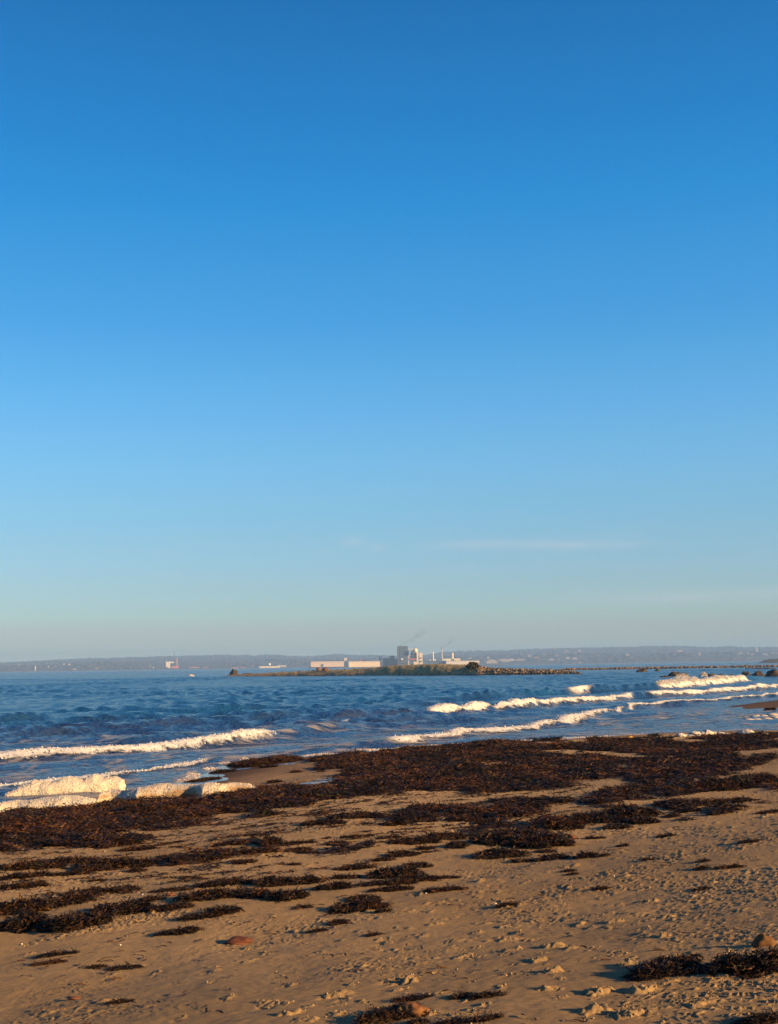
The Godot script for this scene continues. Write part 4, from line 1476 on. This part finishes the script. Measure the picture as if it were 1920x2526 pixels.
var ridge_x := PackedFloat32Array([-900, 0, 120, 240, 400, 550, 600, 670, 740, 780, 830, 870, 930, 1000, 1060, 1090, 1130, 1240, 1340, 1480, 1560, 1600, 1700, 1740, 1770, 1800, 1840, 1920, 2200, 2900])
var ridge_y := PackedFloat32Array([1640, 1637, 1631, 1625, 1621, 1616.5, 1617.5, 1616, 1620, 1620, 1615, 1617.5, 1618, 1620, 1617, 1610, 1606, 1605, 1601, 1598, 1596.5, 1594.5, 1595, 1597, 1597.5, 1595, 1598, 1597, 1604, 1615])


func rise_of(px: float, py: float, dist: float) -> float:
	var r := ray(px, py)
	return EYE + r.y / Vector2(r.x, r.z).length() * dist


func hill_height(px: float, d: float) -> float:
	var back := rise_of(px, look(ridge_x, ridge_y, px), 8600.0)
	var f := (d - COAST) / (8600.0 - COAST)
	var h := back * smoothstep(0.12, 1.0, f) * 0.92
	var near_top := rise_of(px, lerpf(look(ridge_x, ridge_y, px), 1657.0 - px * 27.0 / 1920.0, 0.45), 6300.0)
	h = maxf(h, near_top * smoothstep(0.0, 1.0, (d - COAST - 60.0) / 900.0) * (1.0 - 0.35 * smoothstep(6300.0, 7200.0, d)))
	return 1.5 + h


func build_far_shore() -> void:
	var nr := 34
	var nc := 420
	var v := PackedVector3Array()
	var c := PackedColorArray()
	for i in nr:
		var f := float(i) / (nr - 1)
		var d := COAST - 60.0 + 3900.0 * f * f * 0.55 + 3900.0 * f * 0.45
		for j in nc:
			var px := lerpf(-1500.0, 3400.0, float(j) / (nc - 1))
			var p := heading(px) * d
			var h := -3.0 if i == 0 else hill_height(px, d)
			if d > 8650.0: h *= 1.0 - (d - 8650.0) / 800.0
			var rough := n_frac.get_noise_2d(p.x * 0.32, p.y * 0.25)
			if i > 1: h += 3.0 * rough * smoothstep(COAST, COAST + 500.0, d)
			v.append(Vector3(p.x, h, p.y))
			var q := n_frac.get_noise_2d(p.x * 0.06 + 90.0, p.y * 0.05)
			var wood := Color(0.040, 0.038, 0.034)
			var field := Color(0.065, 0.055, 0.045)
			var col := wood.lerp(field, smoothstep(0.02, 0.28, q) * 0.8)
			if i < 3: col = Color(0.12, 0.10, 0.07)
			c.append(col * (1.0 + 0.3 * rough))
	tag(obj("far_hills", grid_mesh(v, c, nr, nc), M.bed), "", "", "", "structure")
	# woods on the slopes and along the crest
	var where := []
	var tints := []
	for k in 9000:
		var px := rng.randf_range(-250.0, 2200.0)
		var d := rng.randf_range(COAST + 250.0, 8620.0)
		if rng.randf() < 0.25: d = rng.randf_range(8300.0, 8620.0)
		var p := heading(px) * d
		if n_frac.get_noise_2d(p.x * 0.06 + 90.0, p.y * 0.05) > 0.12: continue
		var s := rng.randf_range(6.0, 15.0)
		where.append(turned(Vector3(p.x, hill_height(px, d) + s * 0.15, p.y), s, rng.randf_range(0.35, 0.6), 0.2))
		var w := rng.randf_range(0.75, 1.2)
		tints.append(Color(0.036 * w, 0.036 * w, 0.030 * w))
	tag(scatter("far_woods", lump(Vector3.ONE, 15.0, 0.8, 8, 6, 1.0), M.stone, where, tints), "hazy dark woods covering the hills across the bay", "")
	# a low spit of land at the right edge
	var lv := PackedVector3Array()
	var lc := PackedColorArray()
	for i in 9:
		for j in 60:
			var px := lerpf(1838.0, 2150.0, j / 59.0)
			var d := 1500.0 + i * 16.0
			var p := heading(px) * d
			var e := smoothstep(0.0, 0.25, j / 59.0)
			var h := -0.6 + e * sin(PI * i / 8.0) * (2.2 + 3.4 * smoothstep(1855.0, 1890.0, px) + 1.6 * n_frac.get_noise_2d(px * 3.0, 1.0))
			lv.append(Vector3(p.x, h, p.y))
			lc.append(Color(0.075, 0.070, 0.038) * (1.0 + 0.8 * n_frac.get_noise_2d(px * 9.0, i * 30.0)))
	tag(obj("low_headland", grid_mesh(lv, lc, 9, 60), M.bed), "", "", "", "structure")


# a box that stands at a distance: pixel edges of its front, distance and depth
func far_spot(px: float, py: float, dist: float) -> Vector3:
	var h := heading(px)
	return Vector3(h.x * dist, rise_of(px, py, dist), h.y * dist)


func far_box(o: Node3D, called: String, x0: float, y0: float, x1: float, y1: float, dist: float, depth: float, m: Material, proud := 0.0) -> MeshInstance3D:
	var s := dist / F
	var b := BoxMesh.new()
	b.size = Vector3((x1 - x0) * s, (y1 - y0) * s, depth)
	var part := obj(called, b, m, o)
	var p := far_spot((x0 + x1) * 0.5, y1, dist) - o.position
	part.position = o.basis.inverse() * (p + Vector3(0, b.size.y * 0.5, 0))
	part.position.z -= depth * 0.5 - proud
	return part


func far_tube(o: Node3D, called: String, px: float, y0: float, y1: float, r0: float, r1: float, dist: float, m: Material, back := 10.0) -> MeshInstance3D:
	var s := dist / F
	var b := CylinderMesh.new()
	b.height = (y1 - y0) * s
	b.bottom_radius = r1 * s
	b.top_radius = r0 * s
	b.radial_segments = 14
	b.rings = 1
	var part := obj(called, b, m, o)
	var p := far_spot(px, y1, dist) - o.position
	part.position = o.basis.inverse() * (p + Vector3(0, b.height * 0.5, 0))
	part.position.z -= back
	return part


func far_base(called: String, px: float, py: float, dist: float, label: String, category: String, group := "") -> Node3D:
	var h := heading(px)
	var o := base(called, far_spot(px, py, dist), atan2(-h.x, -h.y))
	tag(o, label, category, group)
	return o


func build_plant() -> void:
	var D := 3000.0
	var qv := PackedVector3Array()
	var qc := PackedColorArray()
	for i in 8:
		for j in 60:
			var px := lerpf(755.0, 1250.0, j / 59.0)
			var p := heading(px) * (D - 70.0 + i * 60.0)
			qv.append(Vector3(p.x, -1.0 if i == 0 or j == 0 or j == 59 else 1.6, p.y))
			qc.append(Color(0.12, 0.11, 0.095))
	tag(obj("factory_quay", grid_mesh(qv, qc, 8, 60), M.bed), "", "", "", "structure")
	var o := far_base("boiler_house", 994, 1640, D, "tall blue grey boiler house, the highest block of the factory", "building")
	far_box(o, "wall", 981, 1594.5, 1007, 1642, D, 45, M.steel)
	for k in 6:
		far_box(o, "cladding_panel", 982.2 + k * 4.1, 1596, 985.0 + k * 4.1, 1636, D, 1.5, M.steel_light if k % 2 == 0 else M.blue, 1.6)
	far_box(o, "lift_tower", 1007.2, 1600, 1010, 1642, D, 20, M.pale)
	far_tube(o, "flue", 989, 1591, 1594.5, 1.0, 1.0, D, M.dark, 20.0)
	far_tube(o, "flue", 997, 1592.5, 1594.5, 1.6, 1.6, D, M.dark, 20.0)
	far_box(o, "window", 990, 1624, 995, 1628, D, 1.5, M.white, 3.2)
	o = far_base("process_building", 1023, 1640, D, "cream and grey factory block with a rounded silo on its top", "building")
	far_box(o, "wall", 1013.5, 1610, 1028.4, 1642, D, 40, M.steel)
	far_box(o, "stair_tower", 1028.6, 1609, 1033, 1642, D, 30, M.cream, 2.0)
	far_box(o, "roof_house", 1015.5, 1601, 1026, 1610, D, 26, M.cream)
	var dome := SphereMesh.new()
	dome.radius = 6.0 * D / F
	dome.height = dome.radius * 2.0
	var dm := obj("silo", dome, M.cream, o)
	dm.position = o.basis.inverse() * (far_spot(1025.5, 1605, D - 8.0) - o.position)
	far_box(o, "red_band", 1011, 1624.5, 1028, 1627.5, D, 1.5, M.red, 1.7)
	far_box(o, "window", 1017, 1613, 1027, 1615, D, 1.5, M.glass, 1.7)
	far_box(o, "window", 1017, 1619, 1027, 1621, D, 1.5, M.glass, 1.7)
	o = far_base("factory_tower", 1039, 1640, D, "narrow cream tower standing right of the silo block", "building")
	far_box(o, "wall", 1035.6, 1611, 1043, 1642, D, 24, M.cream)
	far_box(o, "door", 1036.5, 1622, 1041, 1624.5, D, 1.2, M.steel, 1.5)
	far_box(o, "door", 1038, 1630, 1041, 1633, D, 1.2, M.steel, 1.5)
	o = far_base("low_workshop", 1028, 1642, D - 60, "low cream workshop at the foot of the silo block", "building")
	far_box(o, "wall", 1021, 1632, 1033, 1642, D - 60, 20, M.cream)
	far_box(o, "roof", 1020.4, 1631, 1033.6, 1632, D - 60, 22, M.pale, 1.0)
	o = far_base("blue_hall", 1075, 1642, D, "long low blue hall at the foot of the two chimneys", "building")
	far_box(o, "wall", 1051, 1631, 1101, 1642, D, 60, M.blue)
	far_box(o, "roof", 1050, 1629.6, 1102, 1631, D, 62, M.steel_light, 1.0)
	far_box(o, "roof_vent", 1060, 1627.4, 1064, 1629.6, D, 8, M.white)
	far_box(o, "roof_vent", 1072, 1626, 1076, 1629.6, D, 8, M.white)
	o = far_base("chimney", 1069, 1629, D + 70, "shorter pale chimney, left of the smoking one", "chimney")
	far_tube(o, "shaft", 1069, 1608, 1640, 1.5, 2.1, D + 70, M.cream)
	far_tube(o, "rim", 1069, 1607, 1608, 1.7, 1.7, D + 70, M.pale)
	o = far_base("chimney", 1091, 1629, D + 70, "tall slim chimney with a red top and a thin smoke trail", "chimney")
	far_tube(o, "shaft", 1091, 1603, 1640, 1.2, 1.9, D + 70, M.pale)
	far_tube(o, "red_top", 1091, 1596.5, 1603, 1.15, 1.2, D + 70, M.red)
	o = far_base("silo", 1117, 1629, D + 30, "short white silo rising from the white factory roofs", "silo")
	far_tube(o, "drum", 1117, 1611.5, 1640, 2.4, 2.4, D + 30, M.cream)
	far_tube(o, "cap", 1117, 1610, 1611.5, 0.6, 2.2, D + 30, M.pale)
	o = far_base("white_hall", 1115, 1640, D, "white two-step factory hall around the short silo", "building")
	far_box(o, "upper_wall", 1094, 1625, 1113, 1632, D + 20, 40, M.white)
	far_box(o, "upper_wall", 1121, 1624.5, 1136, 1632, D + 20, 40, M.cream)
	far_box(o, "wall", 1101.5, 1630, 1182, 1642, D - 20, 60, M.white)
	far_box(o, "roof", 1101, 1629.3, 1182.5, 1630, D - 20, 62, M.pale, 1.0)
	o = far_base("long_shed", 808, 1642, D - 40, "long pinkish white shed, left of the two shore sheds", "shed")
	far_box(o, "wall", 768, 1633, 849, 1645, D - 40, 60, mat(Color(0.52, 0.46, 0.40)))
	far_box(o, "roof", 767.5, 1631.8, 849.5, 1633, D - 40, 62, M.white, 1.0)
	far_box(o, "door", 795, 1638, 798, 1644, D - 40, 1.2, M.steel, 1.5)
	o = far_base("long_shed", 900, 1642, D - 20, "long bright cream shed, right of the two shore sheds", "shed")
	far_box(o, "wall", 861, 1632.5, 938, 1645, D - 20, 60, M.cream)
	far_box(o, "roof", 860.5, 1631.2, 938.5, 1632.5, D - 20, 62, M.white, 1.0)
	o = far_base("hopper_tower", 853, 1642, D, "thin grey conveyor tower between the two long sheds", "tower")
	far_box(o, "leg", 850.5, 1630, 852, 1645, D, 6, M.steel)
	far_box(o, "leg", 854.5, 1630, 856, 1645, D, 6, M.steel)
	far_box(o, "cabin", 849.5, 1623, 857, 1630, D, 12, M.pale)
	o = far_base("hopper_tower", 899, 1640, D + 40, "small white tower behind the cream shed's roof", "tower")
	far_box(o, "wall", 896, 1623.5, 902, 1642, D + 40, 12, M.pale)
	far_box(o, "red_band", 886, 1629.2, 907, 1631.0, D + 40, 8, M.red)
	o = far_base("hopper_tower", 938, 1640, D + 40, "grey tower with a wide head at the right end of the cream shed", "tower")
	far_box(o, "wall", 935.5, 1625, 941, 1644, D + 40, 12, M.steel_light)
	far_box(o, "head", 934, 1619, 942.5, 1625, D + 40, 14, M.pale)
	o = far_base("dark_stores", 964, 1642, D + 40, "low dark blue stores left of the boiler house", "building")
	far_box(o, "wall", 945, 1624, 962, 1645, D + 40, 30, M.steel)
	far_box(o, "wall", 962.2, 1618.5, 974, 1645, D + 40, 30, M.steel)
	far_box(o, "wall", 974.2, 1626, 980.8, 1645, D + 40, 30, M.blue)
	# smoke
	for pl in [[992, 1590, "thin grey smoke drifting right from the boiler house", [[0, -1, 5, 3], [6, -4, 6, 4], [15, -8, 8, 4], [27, -13, 9, 6], [41, -22, 11, 8], [56, -31, 9, 7]]], [1092, 1595, "thin grey smoke drifting right from the red-topped chimney", [[4, -2, 6, 2.4], [13, -5, 7, 3.2], [20, -11, 7, 5], [29, -18, 8, 6.5]]]]:
		var s := D / F
		var root := far_base("smoke_plume", pl[0], pl[1], D + 60, pl[2], "smoke")
		for e in pl[3]:
			var fog := FogVolume.new()
			fog.name = "puff"
			fog.shape = RenderingServer.FOG_VOLUME_SHAPE_ELLIPSOID
			fog.size = Vector3(e[2] * 2.0, e[3] * 2.0, e[2] * 1.4) * s
			var fm := FogMaterial.new()
			fm.albedo = Color(0.28, 0.31, 0.36)
			fm.density = 0.013
			fog.material = fm
			root.add_child(fog, true)
			fog.position = Vector3(e[0] * s, -e[1] * s, 0)
			fog.rotation.z = 0.45


func hill_hit(px: float, py: float) -> float:
	var d := COAST + 20.0
	while d < 8600.0:
		if hill_height(px, d) > rise_of(px, py, d): return d
		d += 25.0
	return 8500.0


func build_far_houses() -> void:
	var D := COAST + 15.0
	var o := far_base("harbour_silo", 414, 1648, D, "white harbour silo building on the left far shore, beside the thin crane", "building")
	far_box(o, "wall", 410, 1632.5, 415.4, 1646, D, 22, M.cream)
	far_box(o, "wall", 416, 1632.5, 420, 1648, D, 22, M.white)
	far_box(o, "conveyor_bridge", 420.2, 1632.6, 429, 1635.5, D, 8, M.white)
	o = far_base("harbour_crane", 437, 1650, D, "thin reddish harbour crane on the left far shore", "crane")
	far_box(o, "mast", 435.6, 1624, 438.6, 1648, D, 8, mat(Color(0.35, 0.2, 0.18)))
	far_box(o, "jib", 430.4, 1608, 431.6, 1630, D, 4, M.steel).rotation.z = 0.22
	far_box(o, "red_hull", 424, 1643.5, 441, 1648.5, D, 14, M.red)
	o = far_base("domed_tank", 665, 1648, D, "white tank above a low quay building, left of the shore sheds", "tank")
	far_tube(o, "drum", 665, 1636, 1641, 3.0, 3.0, D, M.white)
	far_box(o, "quay_building", 640, 1643.5, 690, 1647.5, D, 16, M.cream)
	far_box(o, "quay_building", 685, 1641, 706, 1645, D + 30, 16, M.pale)
	o = far_base("far_high_rise", 1870, 1614, 6200.0, "slim white high-rise at the right end of the far shore", "building")
	far_box(o, "wall", 1866, 1597, 1870.6, 1618, 6200.0, 16, M.white)
	far_box(o, "side_wing", 1870.7, 1600, 1873, 1618, 6200.0, 16, M.pale)
	o = far_base("far_apartment_block", 1680, 1612, 6500.0, "square pale block on the hazy hill, tallest left of the high-rise", "building")
	far_box(o, "wall", 1674.5, 1604, 1685.5, 1616, 6500.0, 30, M.cream)
	o = far_base("hill_mast", 1371, 1600, 8550.0, "thin radio mast on the crest of the far hill", "mast")
	far_box(o, "mast", 1370.5, 1591, 1372.2, 1602, 8550.0, 5, M.pale)
	o = far_base("hill_mast", 87, 1650, D, "thin pale pole on the far shore near the left edge", "mast")
	far_box(o, "mast", 86.4, 1643, 88.2, 1654, D, 4, M.white)
	# houses: pixel x, foot y, width, height, kind of wall (0 white, 1 cream, 2 reddish)
	var list := [
		[1214, 1637, 26, 9, 1], [1244, 1633, 28, 7, 1], [1262, 1631, 18, 6, 0], [1285, 1629.5, 22, 4, 1], [1294, 1622.5, 4, 4, 0], [1307, 1620, 9, 4, 0], [1324, 1625, 12, 6, 2], [1345, 1617.5, 12, 4, 2], [1362, 1617, 14, 5, 2], [1375, 1619, 9, 5, 2], [1361, 1629, 12, 4, 0], [1379, 1628, 4, 3, 0], [1394, 1612, 6, 4, 2], [1400, 1608, 6, 4, 0], [1406, 1612, 5, 4, 0], [1415, 1608, 5, 5, 2], [1421, 1613, 6, 5, 2], [1431, 1609, 7, 6, 0], [1436, 1614, 5, 5, 2], [1433, 1621, 4, 5, 2], [1401, 1626, 10, 5, 0], [1419, 1626, 12, 4, 0], [1431, 1636, 8, 3, 1], [1470, 1625, 10, 3, 0], [1476, 1618, 5, 4, 2], [1416, 1637, 12, 2, 2],
		[1549, 1619, 10, 6, 0], [1540, 1618, 8, 3, 2], [1727, 1617, 6, 7, 0], [1829, 1616, 9, 8, 1], [1847, 1614, 8, 5, 0], [1857, 1615, 7, 4, 0], [1886, 1616, 8, 5, 0], [1893, 1618, 7, 5, 0], [1910, 1614, 22, 5, 1], [1850, 1625, 10, 3, 1], [1825, 1628, 9, 3, 2],
		[158, 1640, 4, 3, 0], [171, 1641, 5, 3, 0], [115, 1644, 6, 3, 0], [120, 1647, 4, 3, 0], [47, 1642, 4, 3, 0], [326, 1650, 8, 3, 0], [362, 1648, 5, 4, 0], [371, 1648, 4, 5, 0], [379, 1649, 3, 4, 0], [185, 1652, 9, 2, 0], [240, 1650, 6, 2, 1], [480, 1648, 26, 3, 2], [508, 1648, 14, 3, 2], [470, 1647, 8, 2, 2], [618, 1646, 14, 4, 2], [600, 1648, 12, 3, 2], [580, 1649, 16, 3, 2], [1035, 1612, 2, 1, 0], [1160, 1625, 9, 3, 1], [1205, 1626, 6, 6, 0], [1188, 1627, 7, 4, 1],
	]
	for h in list:
		var d := hill_hit(h[0], h[1])
		if h[3] < 2: continue
		var s := d / F
		var o2 := far_base("far_house", h[0], h[1], d, house_label(h, list), "house", "houses scattered over the far shore")
		var wall: Material = [M.pale, mat(Color(0.42, 0.38, 0.3)), mat(Color(0.28, 0.17, 0.14))][h[4]]
		far_box(o2, "wall", h[0] - h[2] * 0.5, h[1] - h[3] * 0.75, h[0] + h[2] * 0.5, h[1] + 1.5, d, 12, wall)
		var roof := PrismMesh.new()
		roof.size = Vector3(h[2] * s * 1.05, h[3] * s * 0.4, 13)
		var rf := obj("roof", roof, M.roof if h[4] == 2 else M.pale, o2)
		rf.position = Vector3(0, h[3] * s * (0.75 + 0.2), -6.0)


func house_label(h: Array, list: Array) -> String:
	var rank := 1
	for o in list:
		if o[3] >= 2 and o[0] < h[0]: rank += 1
	var tone: String = ["white", "cream", "reddish"][h[4]]
	var form := "long low" if h[2] >= 12 else ("tall" if h[3] >= h[2] else "small")
	var water: float = 1657.0 - 27.0 * h[0] / 1920.0
	var where := "on the waterline" if water - h[1] < 9.0 else ("high uphill" if water - h[1] > 19.0 else "on the low slope")
	var by := ""
	for n in [[100, "near the pale pole"], [414, "by the white harbour silo"], [560, "left of the white tank"], [665, "by the white tank"], [1120, "beside the factory"], [1260, "behind the islet's right end"], [1400, "below the hilltop mast"], [1540, "left of the square pale block"], [1720, "right of the square pale block"], [1870, "by the white high-rise"]]:
		if absf(h[0] - n[0]) < 90.0: by = n[1]
	return "%s %s house %s %s, %s" % [ordinal(rank), tone, where, by, form]


func ordinal(n: int) -> String:
	return "%d%s from left," % [n, "th" if n % 100 in [11, 12, 13] else ["th", "st", "nd", "rd", "th", "th", "th", "th", "th", "th"][n % 10]]
